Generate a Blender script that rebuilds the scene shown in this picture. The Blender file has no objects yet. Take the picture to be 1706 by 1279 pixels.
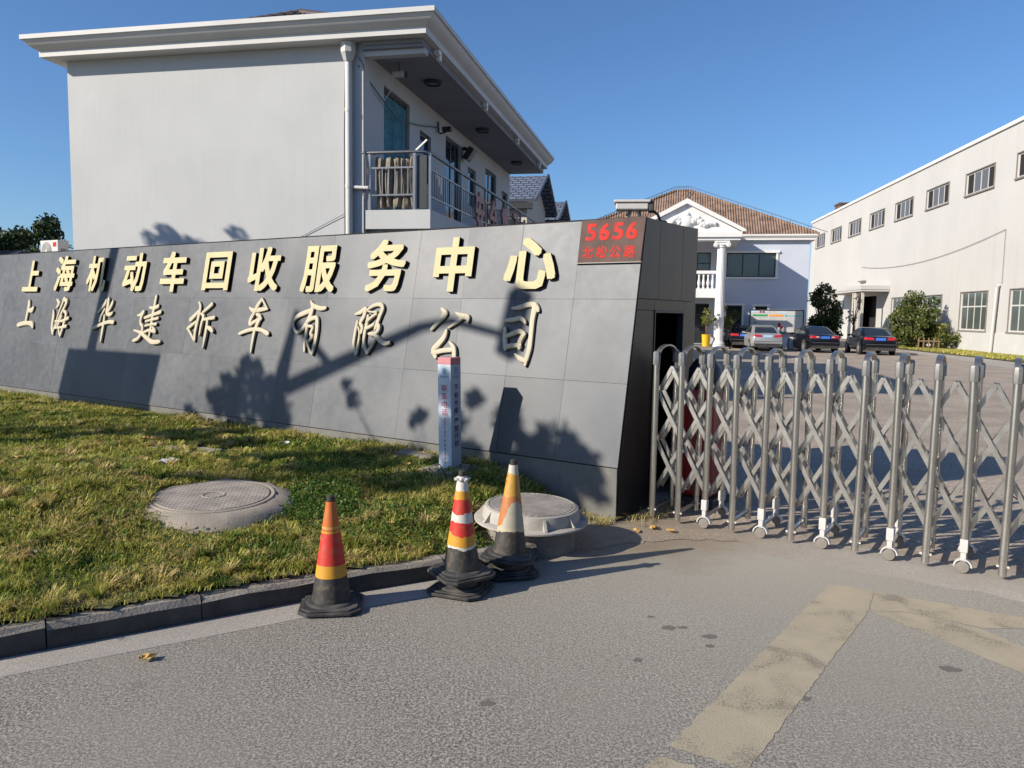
import bpy, math, random
import numpy as np
from mathutils import Vector, Matrix
R = math.radians
random.seed(7); rng = np.random.default_rng(7)
SC = bpy.context.scene
COL = SC.collection

# ---------------------------------------------------------------- camera
cam_d = bpy.data.cameras.new('camera')
cam_d.sensor_width = 36.0; cam_d.lens = 1281.0/1706.0*36.0
cam_d.clip_start = 0.05; cam_d.clip_end = 2000
cam = bpy.data.objects.new('camera', cam_d); COL.objects.link(cam)
_p = math.atan(117.5/1281.0); _phi = 0.016
_f = Vector((0, math.cos(_p), -math.sin(_p))); _u0 = Vector((0, math.sin(_p), math.cos(_p))); _r0 = Vector((1, 0, 0))
_r = _r0*math.cos(_phi) + _u0*math.sin(_phi); _u = _u0*math.cos(_phi) - _r0*math.sin(_phi)
cam.matrix_world = Matrix(((_r.x, _u.x, -_f.x, 0), (_r.y, _u.y, -_f.y, 0), (_r.z, _u.z, -_f.z, 1.9), (0, 0, 0, 1)))
SC.camera = cam

# ---------------------------------------------------------------- light
SUN = Vector((-0.914, -0.407, 0.52)).normalized()          # towards the sun
elev = math.asin(SUN.z)
world = bpy.data.worlds.new("World"); SC.world = world; world.use_nodes = True
wn = world.node_tree.nodes; wl = world.node_tree.links
sky = wn.new('ShaderNodeTexSky'); sky.sky_type = 'NISHITA'; sky.sun_disc = False
sky.sun_elevation = elev; sky.sun_rotation = math.atan2(SUN.x, SUN.y)
sky.air_density = 1.0; sky.dust_density = 0.5; sky.ozone_density = 8.0; sky.altitude = 0
wl.new(sky.outputs[0], wn['Background'].inputs['Color'])
wn['Background'].inputs['Strength'].default_value = 0.1
sd = bpy.data.lights.new('sun', 'SUN'); sd.energy = 5.0; sd.angle = R(0.55); sd.color = (1.0, 0.905, 0.765)
so = bpy.data.objects.new('sun', sd); COL.objects.link(so)
so.rotation_euler = SUN.to_track_quat('Z', 'Y').to_euler()
so.location = SUN*50
vs = SC.view_settings
SC.display_settings.display_device = 'sRGB'
vs.view_transform = 'Standard'; vs.look = 'None'; vs.gamma = 1; vs.use_curve_mapping = False
vs.exposure = 0.5

# ---------------------------------------------------------------- materials
def nmat(name):
    m = bpy.data.materials.new(name); m.use_nodes = True
    nt = m.node_tree
    return m, nt, nt.nodes['Principled BSDF']
def M(name, col, rough=.6, metal=0., var=.12, scale=4., bump=0., bscale=60., stain=0., streak=0., spec=.5, dirt=(.08, .07, .06)):
    m, nt, b = nmat(name); N = nt.nodes; Lk = nt.links
    b.inputs['Roughness'].default_value = rough; b.inputs['Metallic'].default_value = metal
    b.inputs['Specular IOR Level'].default_value = spec
    tc = N.new('ShaderNodeTexCoord')
    n1 = N.new('ShaderNodeTexNoise'); n1.inputs['Scale'].default_value = scale; n1.inputs['Detail'].default_value = 6
    n1.inputs['Roughness'].default_value = .62
    Lk.new(tc.outputs['Object'], n1.inputs['Vector'])
    rp = N.new('ShaderNodeValToRGB')
    c = col
    rp.color_ramp.elements[0].position = .3; rp.color_ramp.elements[1].position = .7
    rp.color_ramp.elements[0].color = (*[max(0, x*(1-var)) for x in c], 1)
    rp.color_ramp.elements[1].color = (*[min(1, x*(1+var)) for x in c], 1)
    Lk.new(n1.outputs['Fac'], rp.inputs['Fac'])
    out = rp.outputs['Color']
    def mixin(fac, colr, out):
        mx = N.new('ShaderNodeMix'); mx.data_type = 'RGBA'
        Lk.new(fac, mx.inputs[0]); Lk.new(out, mx.inputs[6]); mx.inputs[7].default_value = (*colr, 1)
        return mx.outputs[2]
    if stain > 0:
        n2 = N.new('ShaderNodeTexNoise'); n2.inputs['Scale'].default_value = scale*.45; n2.inputs['Detail'].default_value = 8
        Lk.new(tc.outputs['Object'], n2.inputs['Vector'])
        mr = N.new('ShaderNodeMapRange'); mr.inputs[1].default_value = .52; mr.inputs[2].default_value = .75
        mr.inputs[3].default_value = 0; mr.inputs[4].default_value = stain
        Lk.new(n2.outputs['Fac'], mr.inputs[0]); out = mixin(mr.outputs[0], dirt, out)
    if streak > 0:
        mp = N.new('ShaderNodeMapping'); mp.inputs['Scale'].default_value = (9, 9, .5)
        Lk.new(tc.outputs['Object'], mp.inputs['Vector'])
        n3 = N.new('ShaderNodeTexNoise'); n3.inputs['Scale'].default_value = 1.6; n3.inputs['Detail'].default_value = 5
        Lk.new(mp.outputs['Vector'], n3.inputs['Vector'])
        mr = N.new('ShaderNodeMapRange'); mr.inputs[1].default_value = .5; mr.inputs[2].default_value = .8
        mr.inputs[3].default_value = 0; mr.inputs[4].default_value = streak
        Lk.new(n3.outputs['Fac'], mr.inputs[0]); out = mixin(mr.outputs[0], dirt, out)
    Lk.new(out, b.inputs['Base Color'])
    if bump > 0:
        n4 = N.new('ShaderNodeTexNoise'); n4.inputs['Scale'].default_value = bscale; n4.inputs['Detail'].default_value = 4
        Lk.new(tc.outputs['Object'], n4.inputs['Vector'])
        bp = N.new('ShaderNodeBump'); bp.inputs['Strength'].default_value = bump; bp.inputs['Distance'].default_value = .01
        Lk.new(n4.outputs['Fac'], bp.inputs['Height']); Lk.new(bp.outputs['Normal'], b.inputs['Normal'])
    return m
MT = {}
def glass(name, col, rough=.06):
    m, nt, b = nmat(name)
    b.inputs['Base Color'].default_value = (*col, 1); b.inputs['Roughness'].default_value = rough
    b.inputs['Specular IOR Level'].default_value = .9
    tc = nt.nodes.new('ShaderNodeTexCoord'); n = nt.nodes.new('ShaderNodeTexNoise'); n.inputs['Scale'].default_value = .7
    nt.links.new(tc.outputs['Object'], n.inputs['Vector'])
    bp = nt.nodes.new('ShaderNodeBump'); bp.inputs['Strength'].default_value = .15; bp.inputs['Distance'].default_value = .05
    nt.links.new(n.outputs['Fac'], bp.inputs['Height']); nt.links.new(bp.outputs['Normal'], b.inputs['Normal'])
    return m
MT['white'] = M('white_paint', (.70, .69, .675), .55, var=.05, stain=.12, scale=2, dirt=(.36, .34, .32))
MT['house_wall'] = M('house_render', (.43, .442, .448), .8, var=.06, scale=.7, streak=.3, bump=.12, bscale=120, stain=.12, dirt=(.35, .36, .375))
MT['villa_wall'] = M('villa_render', (.48, .52, .61), .8, var=.05, scale=.7, stain=.1, dirt=(.4, .44, .51))
MT['cornice'] = M('cornice_paint', (.50, .50, .49), .6, var=.06, scale=1.3, stain=.2, dirt=(.36, .36, .35))
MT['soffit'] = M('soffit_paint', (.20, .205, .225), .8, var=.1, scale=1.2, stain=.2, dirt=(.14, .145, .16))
MT['dark_tile'] = M('dark_roof_tile', (.06, .045, .045), .7, var=.3, scale=9)
MT['alum'] = M('aluminium', (.21, .215, .225), .38, .8, var=.08, scale=12)
MT['steel'] = M('stainless_steel', (.62, .605, .57), .26, .95, var=.10, scale=9, stain=.25, dirt=(.3, .24, .2))
MT['steel_bar'] = M('dull_steel', (.43, .415, .385), .36, .9, var=.22, scale=9, stain=.3, dirt=(.28, .22, .17))
MT['grey_cap'] = M('grey_cap', (.2, .2, .195), .45, .3, var=.15, scale=18)
MT['plastic_white'] = M('white_plastic', (.50, .49, .475), .45, var=.06, scale=14)
MT['plinth'] = M('weathered_plinth', (.15, .148, .135), .85, var=.2, scale=3, bump=.2, bscale=60, stain=.4, streak=.4, dirt=(.09, .085, .07))
MT['rubber'] = M('black_rubber', (.035, .034, .034), .75, var=.4, scale=9, stain=.7, dirt=(.15, .135, .115), bump=.2, bscale=40)
MT['dark_frame'] = M('dark_frame', (.03, .032, .036), .45, var=.1)
MT['glass_dark'] = glass('dark_glass', (.02, .026, .032))
MT['glass_green'] = glass('greenish_glass', (.07, .085, .08), .12)
MT['glass_grey'] = glass('grey_glass', (.10, .10, .11), .45)
MT['curtain'] = M('teal_curtain', (.07, .20, .25), .8, var=.3, scale=11)
MT['void'] = M('dark_interior', (.012, .012, .014), .9)
MT['concrete'] = M('concrete', (.29, .25, .205), .85, var=.16, scale=5, bump=.35, bscale=70, stain=.4, dirt=(.2, .19, .17))
MT['concrete_dark'] = M('old_concrete', (.2, .185, .165), .9, var=.2, scale=6, bump=.5, bscale=55, stain=.5, dirt=(.11, .1, .09))
MT['kerb_face'] = M('shade_darkened_kerb', (.055, .054, .05), .92, var=.35, scale=7, bump=.5, bscale=50, stain=.5, dirt=(.10, .095, .085))  # kerb front coloured near black to deepen the shade on it
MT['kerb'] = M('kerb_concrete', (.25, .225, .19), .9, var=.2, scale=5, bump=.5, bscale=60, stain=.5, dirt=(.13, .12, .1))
MT['dark_metal'] = M('dark_bronze_cladding', (.03, .029, .028), .34, .65, var=.18, scale=2.2, streak=.35, dirt=(.07, .067, .063))
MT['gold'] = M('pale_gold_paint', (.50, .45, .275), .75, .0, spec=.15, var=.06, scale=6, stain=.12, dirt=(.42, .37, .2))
MT['gold_side'] = M('shaded_letter_side', (.05, .042, .03), .5, .3, var=.2)  # letter sides painted dark to carry the shade they stand in
MT['cream'] = M('cream_letter', (.45, .405, .30), .6, 0., spec=.25, var=.06, scale=6, stain=.1, dirt=(.45, .4, .3))
MT['plaque'] = M('rusty_plaque', (.105, .072, .064), .85, .0, spec=.15, var=.2, scale=5, stain=.3, streak=.25, dirt=(.15, .12, .105))
MT['red_paint'] = M('faded_red_paint', (.44, .032, .026), .8, spec=.2, var=.25, scale=18, stain=.35, dirt=(.24, .07, .055))
MT['bark'] = M('bark', (.12, .09, .065), .9, var=.3, scale=8, bump=.6, bscale=30)
MT['silver'] = M('silver_car_paint', (.45, .45, .44), .28, .55, var=.02)
MT['black_paint'] = M('black_car_paint', (.006, .006, .009), .15, .0, var=.1, spec=.45)
MT['tail_red'] = M('tail_lamp', (.45, .02, .025), .2, var=.1)
MT['lamp_clear'] = M('clear_lamp', (.6, .55, .55), .15)
MT['blue_plate'] = M('blue_plate', (.05, .16, .6), .4, var=.1)
MT['tyre'] = M('tyre', (.02, .02, .02), .85)
MT['rim'] = M('wheel_rim', (.45, .45, .45), .35, .7)
MT['yellow_pot'] = M('yellow_pot', (.72, .43, .015), .45, var=.05)
MT['dark_pot'] = M('dark_pot', (.03, .03, .035), .5)
MT['wood'] = M('old_wood', (.23, .15, .09), .8, var=.3, scale=6)
MT['straw_mat'] = M('straw_mat', (.19, .165, .13), .95, var=.35, scale=7, bump=.4, bscale=30, stain=.5, dirt=(.16, .13, .1))
MT['cable'] = M('cable', (.1, .1, .11), .7)
MT['red_box'] = M('red_motor_housing', (.28, .015, .02), .45, var=.2)
MT['pinkred'] = M('sun_bleached_red_sign', (.40, .22, .19), .7, var=.2, scale=5, stain=.3, dirt=(.3, .2, .17))
MT['leaf_dry'] = M('dry_leaf', (.42, .26, .08), .8, var=.3, scale=20)
MT['litter'] = M('pale_litter', (.6, .6, .62), .7, var=.1)
MT['rubble'] = M('dark_soil_clod', (.06, .05, .04), .95, var=.4, scale=20, bump=.6, bscale=50)

def wall_panel_mat():
    m, nt, b = nmat('grey_metal_panels'); N = nt.nodes; Lk = nt.links
    tc = N.new('ShaderNodeTexCoord')
    mp = N.new('ShaderNodeMapping'); mp.inputs['Scale'].default_value = (7, 7, .35)
    Lk.new(tc.outputs['Object'], mp.inputs['Vector'])
    n1 = N.new('ShaderNodeTexNoise'); n1.inputs['Scale'].default_value = 1.2; n1.inputs['Detail'].default_value = 7; n1.inputs['Roughness'].default_value = .65
    Lk.new(mp.outputs['Vector'], n1.inputs['Vector'])
    n2 = N.new('ShaderNodeTexNoise'); n2.inputs['Scale'].default_value = .9; n2.inputs['Detail'].default_value = 6
    Lk.new(tc.outputs['Object'], n2.inputs['Vector'])
    add = N.new('ShaderNodeMath'); add.operation = 'ADD'; Lk.new(n1.outputs['Fac'], add.inputs[0]); Lk.new(n2.outputs['Fac'], add.inputs[1])
    rp = N.new('ShaderNodeValToRGB')
    rp.color_ramp.elements[0].position = .36; rp.color_ramp.elements[0].color = (.055, .060, .068, 1)
    rp.color_ramp.elements[1].position = .66; rp.color_ramp.elements[1].color = (.098, .101, .106, 1)
    half = N.new('ShaderNodeMath'); half.operation = 'MULTIPLY'; half.inputs[1].default_value = .5
    Lk.new(add.outputs[0], half.inputs[0]); Lk.new(half.outputs[0], rp.inputs['Fac'])
    at = N.new('ShaderNodeAttribute'); at.attribute_name = 'tone'      # each cladding panel weathers a little differently
    mx = N.new('ShaderNodeMix'); mx.data_type = 'RGBA'; mx.blend_type = 'MULTIPLY'; mx.inputs[0].default_value = 1
    Lk.new(rp.outputs['Color'], mx.inputs[6]); Lk.new(at.outputs['Color'], mx.inputs[7])
    Lk.new(mx.outputs[2], b.inputs['Base Color'])
    b.inputs['Metallic'].default_value = .82
    mr = N.new('ShaderNodeMapRange'); mr.inputs[1].default_value = .3; mr.inputs[2].default_value = .7; mr.inputs[3].default_value = .50; mr.inputs[4].default_value = .58
    Lk.new(n1.outputs['Fac'], mr.inputs[0]); Lk.new(mr.outputs[0], b.inputs['Roughness'])
    bp = N.new('ShaderNodeBump'); bp.inputs['Strength'].default_value = .06; bp.inputs['Distance'].default_value = .05
    Lk.new(n2.outputs['Fac'], bp.inputs['Height']); Lk.new(bp.outputs['Normal'], b.inputs['Normal'])
    return m
MT['panel'] = wall_panel_mat()

def asphalt_mat(name, c0, c1, fine=210., patch=(.36, .33, .29), pamt=.5, dust=None, dirt=None, stones=False):
    m, nt, b = nmat(name); N = nt.nodes; Lk = nt.links
    tc = N.new('ShaderNodeTexCoord')
    n1 = N.new('ShaderNodeTexNoise'); n1.inputs['Scale'].default_value = fine*.45; n1.inputs['Detail'].default_value = 3; n1.inputs['Roughness'].default_value = .7
    Lk.new(tc.outputs['Object'], n1.inputs['Vector'])
    v = N.new('ShaderNodeTexVoronoi'); v.inputs['Scale'].default_value = fine*.55; Lk.new(tc.outputs['Object'], v.inputs['Vector'])
    rp = N.new('ShaderNodeValToRGB')
    rp.color_ramp.elements[0].position = .40; rp.color_ramp.elements[0].color = (*c0, 1)
    rp.color_ramp.elements[1].position = .56; rp.color_ramp.elements[1].color = (*c1, 1)
    Lk.new(n1.outputs['Fac'], rp.inputs['Fac'])
    if stones:    # coarse open-textured aggregate: pale stones, dark pits between
        ve = N.new('ShaderNodeTexVoronoi'); ve.feature = 'DISTANCE_TO_EDGE'; ve.inputs['Scale'].default_value = 125; Lk.new(tc.outputs['Object'], ve.inputs['Vector'])
        nn = N.new('ShaderNodeTexNoise'); nn.inputs['Scale'].default_value = 70; nn.inputs['Detail'].default_value = 2; Lk.new(tc.outputs['Object'], nn.inputs['Vector'])
        m1 = N.new('ShaderNodeMath'); m1.operation = 'MULTIPLY_ADD'; m1.inputs[1].default_value = .75; Lk.new(ve.outputs['Distance'], m1.inputs[0])
        m0 = N.new('ShaderNodeMath'); m0.operation = 'MULTIPLY'; m0.inputs[1].default_value = .8; Lk.new(nn.outputs['Fac'], m0.inputs[0]); Lk.new(m0.outputs[0], m1.inputs[2])
        Lk.new(m1.outputs[0], rp.inputs['Fac'])
        rp.color_ramp.elements[0].position = .42; rp.color_ramp.elements[1].position = .58
    hs = N.new('ShaderNodeMix'); hs.data_type = 'RGBA'; hs.blend_type = 'OVERLAY'; hs.inputs[0].default_value = .35
    Lk.new(rp.outputs['Color'], hs.inputs[6]); Lk.new(v.outputs['Color'], hs.inputs[7])
    bwn = N.new('ShaderNodeRGBToBW'); Lk.new(v.outputs['Color'], bwn.inputs[0]); Lk.new(bwn.outputs[0], hs.inputs[7])
    n2 = N.new('ShaderNodeTexNoise'); n2.inputs['Scale'].default_value = .8; n2.inputs['Detail'].default_value = 6
    Lk.new(tc.outputs['Object'], n2.inputs['Vector'])
    mr = N.new('ShaderNodeMapRange'); mr.inputs[1].default_value = .44; mr.inputs[2].default_value = .62; mr.inputs[3].default_value = 0; mr.inputs[4].default_value = pamt
    Lk.new(n2.outputs['Fac'], mr.inputs[0])
    mx = N.new('ShaderNodeMix'); mx.data_type = 'RGBA'; mx.inputs[7].default_value = (*patch, 1)
    Lk.new(mr.outputs[0], mx.inputs[0]); Lk.new(hs.outputs[2], mx.inputs[6])
    # dark drips and spots
    n3 = N.new('ShaderNodeTexNoise'); n3.inputs['Scale'].default_value = 2.3; n3.inputs['Detail'].default_value = 3
    Lk.new(tc.outputs['Object'], n3.inputs['Vector'])
    mr3 = N.new('ShaderNodeMapRange'); mr3.inputs[1].default_value = .70; mr3.inputs[2].default_value = .78; mr3.inputs[4].default_value = .45
    Lk.new(n3.outputs['Fac'], mr3.inputs[0])
    mx3 = N.new('ShaderNodeMix'); mx3.data_type = 'RGBA'; mx3.inputs[7].default_value = (.09, .085, .08, 1)
    Lk.new(mr3.outputs[0], mx3.inputs[0]); Lk.new(mx.outputs[2], mx3.inputs[6])
    outc = mx3.outputs[2]
    if dust:      # pale dust trodden in round the gateway
        sb = N.new('ShaderNodeVectorMath'); sb.operation = 'DISTANCE'; sb.inputs[1].default_value = (dust[0], dust[1], 0); Lk.new(tc.outputs['Object'], sb.inputs[0])
        nz = N.new('ShaderNodeMath'); nz.operation = 'MULTIPLY_ADD'; nz.inputs[1].default_value = 2.6; Lk.new(n2.outputs['Fac'], nz.inputs[0]); Lk.new(sb.outputs['Value'], nz.inputs[2])
        md = N.new('ShaderNodeMapRange'); md.inputs[1].default_value = 1.6; md.inputs[2].default_value = dust[2]+1.6; md.inputs[3].default_value = .78; md.inputs[4].default_value = 0; Lk.new(nz.outputs[0], md.inputs[0])
        mxd = N.new('ShaderNodeMix'); mxd.data_type = 'RGBA'; mxd.inputs[7].default_value = (.34, .318, .268, 1); Lk.new(md.outputs[0], mxd.inputs[0]); Lk.new(outc, mxd.inputs[6]); outc = mxd.outputs[2]
    if dirt:      # brown grit washed out from the foot of the wall
        sb = N.new('ShaderNodeVectorMath'); sb.operation = 'DISTANCE'; sb.inputs[1].default_value = (dirt[0], dirt[1], 0); Lk.new(tc.outputs['Object'], sb.inputs[0])
        n5 = N.new('ShaderNodeTexNoise'); n5.inputs['Scale'].default_value = 4; n5.inputs['Detail'].default_value = 8; n5.inputs['Roughness'].default_value = .7; Lk.new(tc.outputs['Object'], n5.inputs['Vector'])
        nz = N.new('ShaderNodeMath'); nz.operation = 'MULTIPLY_ADD'; nz.inputs[1].default_value = 1.1; Lk.new(n5.outputs['Fac'], nz.inputs[0]); Lk.new(sb.outputs['Value'], nz.inputs[2])
        md = N.new('ShaderNodeMapRange'); md.inputs[1].default_value = .8; md.inputs[2].default_value = dirt[2]+.75; md.inputs[3].default_value = .85; md.inputs[4].default_value = 0; Lk.new(nz.outputs[0], md.inputs[0])
        mxd = N.new('ShaderNodeMix'); mxd.data_type = 'RGBA'; mxd.inputs[7].default_value = (.20, .155, .105, 1); Lk.new(md.outputs[0], mxd.inputs[0]); Lk.new(outc, mxd.inputs[6]); outc = mxd.outputs[2]
    Lk.new(outc, b.inputs['Base Color'])
    b.inputs['Roughness'].default_value = .82
    bp = N.new('ShaderNodeBump'); bp.inputs['Strength'].default_value = .55; bp.inputs['Distance'].default_value = .006
    Lk.new(n1.outputs['Fac'], bp.inputs['Height']); Lk.new(bp.outputs['Normal'], b.inputs['Normal'])
    return m
MT['asphalt'] = asphalt_mat('worn_asphalt', (.10, .093, .08), (.345, .322, .28), patch=(.25, .232, .196), dust=(2.0, 6.0, 3.2), dirt=(1.1, 6.45, .8), stones=True)
MT['yard'] = asphalt_mat('yard_concrete', (.28, .23, .18), (.38, .32, .26), fine=60, patch=(.22, .185, .15), pamt=.6)
MT['gutter'] = asphalt_mat('gutter_concrete', (.31, .285, .25), (.37, .345, .31), fine=260, patch=(.27, .25, .225))
MT['band'] = asphalt_mat('gateway_concrete', (.30, .275, .245), (.40, .365, .32), fine=300, patch=(.27, .235, .2), dirt=(1.3, 6.6, 1.4))
MT['dirt'] = asphalt_mat('gritty_dirt', (.17, .14, .105), (.33, .275, .21), fine=160, patch=(.2, .16, .12))
MT['soil'] = asphalt_mat('lawn_soil', (.05, .05, .018), (.13, .115, .045), fine=90, patch=(.09, .1, .03))

def marking_mat():
    m, nt, b = nmat('worn_yellow_marking'); N = nt.nodes; Lk = nt.links
    tc = N.new('ShaderNodeTexCoord')
    n1 = N.new('ShaderNodeTexNoise'); n1.inputs['Scale'].default_value = 95; n1.inputs['Detail'].default_value = 3
    n2 = N.new('ShaderNodeTexNoise'); n2.inputs['Scale'].default_value = 3.2; n2.inputs['Detail'].default_value = 7
    n2.inputs['Distortion'].default_value = .6
    for n in (n1, n2): Lk.new(tc.outputs['Object'], n.inputs['Vector'])
    rp = N.new('ShaderNodeValToRGB'); e = rp.color_ramp.elements
    e[0].position = .3; e[0].color = (.28, .245, .185, 1); e[1].position = .62; e[1].color = (.385, .33, .235, 1)
    ad = N.new('ShaderNodeMath'); ad.operation = 'MULTIPLY_ADD'; ad.inputs[1].default_value = .4
    Lk.new(n1.outputs['Fac'], ad.inputs[0])
    sc2 = N.new('ShaderNodeMath'); sc2.operation = 'MULTIPLY'; sc2.inputs[1].default_value = .6
    Lk.new(n2.outputs['Fac'], sc2.inputs[0]); Lk.new(sc2.outputs[0], ad.inputs[2]); Lk.new(ad.outputs[0], rp.inputs['Fac'])
    Lk.new(rp.outputs['Color'], b.inputs['Base Color']); b.inputs['Roughness'].default_value = .8
    # paint worn off down to the asphalt in patches and grains
    mr = N.new('ShaderNodeMapRange'); mr.inputs[1].default_value = .37; mr.inputs[2].default_value = .45
    mr.inputs[3].default_value = .5; mr.inputs[4].default_value = 1; Lk.new(ad.outputs[0], mr.inputs[0]); Lk.new(mr.outputs[0], b.inputs['Alpha'])
    bp = N.new('ShaderNodeBump'); bp.inputs['Strength'].default_value = .4; bp.inputs['Distance'].default_value = .005
    Lk.new(n1.outputs['Fac'], bp.inputs['Height']); Lk.new(bp.outputs['Normal'], b.inputs['Normal'])
    return m
MT['marking'] = marking_mat()

def tint_mat(name, stops, rough=.7, trans=.25):
    """foliage: colour of each leaf from its own 'tint' value"""
    m, nt, b = nmat(name); N = nt.nodes; Lk = nt.links
    at = N.new('ShaderNodeAttribute'); at.attribute_name = 'tint'
    rp = N.new('ShaderNodeValToRGB'); e = rp.color_ramp.elements
    while len(e) < len(stops): e.new(.5)
    for el, (p, c) in zip(e, stops): el.position = p; el.color = (*c, 1)
    Lk.new(at.outputs['Fac'], rp.inputs['Fac'])
    Lk.new(rp.outputs['Color'], b.inputs['Base Color']); b.inputs['Roughness'].default_value = rough
    b.inputs['Specular IOR Level'].default_value = .3
    tr = N.new('ShaderNodeBsdfTranslucent'); Lk.new(rp.outputs['Color'], tr.inputs['Color'])
    ms = N.new('ShaderNodeMixShader'); ms.inputs[0].default_value = trans
    Lk.new(b.outputs[0], ms.inputs[1]); Lk.new(tr.outputs[0], ms.inputs[2])
    Lk.new(ms.outputs[0], N['Material Output'].inputs['Surface'])
    return m
MT['grass'] = tint_mat('grass_blades', [(0, (.026, .065, .009)), (.25, (.085, .15, .018)), (.5, (.27, .30, .042)), (.78, (.48, .43, .11)), (1, (.55, .41, .2))], .6, .34)
MT['clover'] = tint_mat('clover_leaves', [(0, (.018, .055, .008)), (.6, (.07, .15, .022)), (1, (.24, .29, .055))], .55, .3)
MT['leaf_dark'] = tint_mat('dark_leaves', [(0, (.012, .026, .010)), (.6, (.04, .065, .02)), (1, (.10, .12, .05))], .5, .2)
MT['leaf_mid'] = tint_mat('mid_leaves', [(0, (.03, .05, .012)), (.6, (.10, .125, .03)), (1, (.22, .22, .07))], .5, .25)
MT['leaf_yel'] = tint_mat('yellow_leaves', [(0, (.06, .09, .015)), (.6, (.2, .21, .05)), (1, (.4, .34, .12))], .5, .3)

# ---------------------------------------------------------------- mesh builder
class MB:
    def __init__(s): s.v = []; s.f = []; s.m = []
    def add(s, vs, fs, mi=0, mat=None):
        b = len(s.v)
        for p in vs:
            p = Vector(p); s.v.append(mat @ p if mat is not None else p)
        for f in fs: s.f.append([i+b for i in f]); s.m.append(mi)
    def box(s, a, b, mi=0, mat=None):
        x0, y0, z0 = a; x1, y1, z1 = b
        s.add([(x0, y0, z0), (x1, y0, z0), (x1, y1, z0), (x0, y1, z0), (x0, y0, z1), (x1, y0, z1), (x1, y1, z1), (x0, y1, z1)],
              [(0, 3, 2, 1), (4, 5, 6, 7), (0, 1, 5, 4), (1, 2, 6, 5), (2, 3, 7, 6), (3, 0, 4, 7)], mi, mat)
    def bar(s, p, q, w, t, up=(0, 0, 1), mi=0, mat=None):
        """rectangular bar from p to q: width w across, thickness t along 'up'"""
        p = Vector(p); q = Vector(q); d = (q-p).normalized(); up = Vector(up)
        if abs(d.dot(up)) > .98: up = Vector((1, 0, 0))
        a = d.cross(up).normalized()*(w/2); c = a.cross(d).normalized()*(t/2)
        s.add([p-a-c, p+a-c, p+a+c, p-a+c, q-a-c, q+a-c, q+a+c, q-a+c],
              [(0, 3, 2, 1), (4, 5, 6, 7), (0, 1, 5, 4), (1, 2, 6, 5), (2, 3, 7, 6), (3, 0, 4, 7)], mi, mat)
    def tube(s, pts, r, n=8, mi=0, mat=None, cap=True):
        pts = [Vector(p) for p in pts]; k = len(pts)
        rr = r if isinstance(r, (list, tuple)) else [r]*k
        vs = []; prev = None
        for i, p in enumerate(pts):
            d = (pts[min(i+1, k-1)]-pts[max(i-1, 0)]).normalized()
            if prev is None:
                a = d.cross(Vector((0, 0, 1)))
                if a.length < .05: a = d.cross(Vector((1, 0, 0)))
            else: a = prev-d*prev.dot(d)
            a.normalize(); prev = a; b = d.cross(a)
            for j in range(n):
                t = 2*math.pi*j/n; vs.append(p+(a*math.cos(t)+b*math.sin(t))*rr[i])
        fs = [(i*n+j, i*n+(j+1) % n, (i+1)*n+(j+1) % n, (i+1)*n+j) for i in range(k-1) for j in range(n)]
        if cap: fs += [tuple(range(n-1, -1, -1)), tuple(range((k-1)*n, k*n))]
        s.add(vs, fs, mi, mat)
    def lathe(s, prof, n=24, mi=0, mat=None, ms=None, capb=True, capt=True):
        k = len(prof)
        vs = [(r*math.cos(2*math.pi*j/n), r*math.sin(2*math.pi*j/n), z) for r, z in prof for j in range(n)]
        for i in range(k-1):
            pass
        b = len(s.v); s.add(vs, [], mi, mat)
        for i in range(k-1):
            for j in range(n):
                s.f.append([b+i*n+j, b+i*n+(j+1) % n, b+(i+1)*n+(j+1) % n, b+(i+1)*n+j]); s.m.append(ms[i] if ms else mi)
        if capb: s.f.append([b+j for j in range(n-1, -1, -1)]); s.m.append(ms[0] if ms else mi)
        if capt: s.f.append([b+(k-1)*n+j for j in range(n)]); s.m.append(ms[-1] if ms else mi)
    def prism(s, poly, z0, z1, mi=0, mat=None):
        n = len(poly)
        s.add([(x, y, z0) for x, y in poly]+[(x, y, z1) for x, y in poly],
              [tuple(range(n-1, -1, -1)), tuple(range(n, 2*n))]+[(i, (i+1) % n, n+(i+1) % n, n+i) for i in range(n)], mi, mat)
    def sweep(s, path, prof, mi=0, mat=None, caps=True):
        """closed profile (offset out, z) swept along an open plan path [(x,y,nx,ny)] with mitre normals"""
        k = len(prof); vs = []
        for x, y, nx, ny in path:
            for o, z in prof: vs.append((x+nx*o, y+ny*o, z))
        fs = []
        for i in range(len(path)-1):
            for j in range(k): fs.append((i*k+j, i*k+(j+1) % k, (i+1)*k+(j+1) % k, (i+1)*k+j))
        if caps: fs += [tuple(range(k-1, -1, -1)), tuple(range((len(path)-1)*k, len(path)*k))]
        s.add(vs, fs, mi, mat)
    def build(s, name, mats, parent=None, smooth=None, bevel=0, world=None):
        me = bpy.data.meshes.new(name)
        me.from_pydata([tuple(v) for v in s.v], [], s.f); me.update()
        for m in (mats if isinstance(mats, (list, tuple)) else [mats]): me.materials.append(MT[m] if isinstance(m, str) else m)
        me.polygons.foreach_set('material_index', s.m)
        o = bpy.data.objects.new(name, me); COL.objects.link(o)
        if parent is not None: o.parent = parent
        if world is not None: o.matrix_world = world
        import bmesh
        bm = bmesh.new(); bm.from_mesh(me); bmesh.ops.recalc_face_normals(bm, faces=bm.faces)
        bm.to_mesh(me); bm.free()
        if bevel:
            md = o.modifiers.new('bevel', 'BEVEL'); md.width = bevel; md.segments = 2; md.limit_method = 'ANGLE'; md.angle_limit = R(35)
        if smooth:
            me.polygons.foreach_set('use_smooth', [True]*len(me.polygons))
            me.set_sharp_from_angle(angle=R(smooth))
        return o
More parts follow.
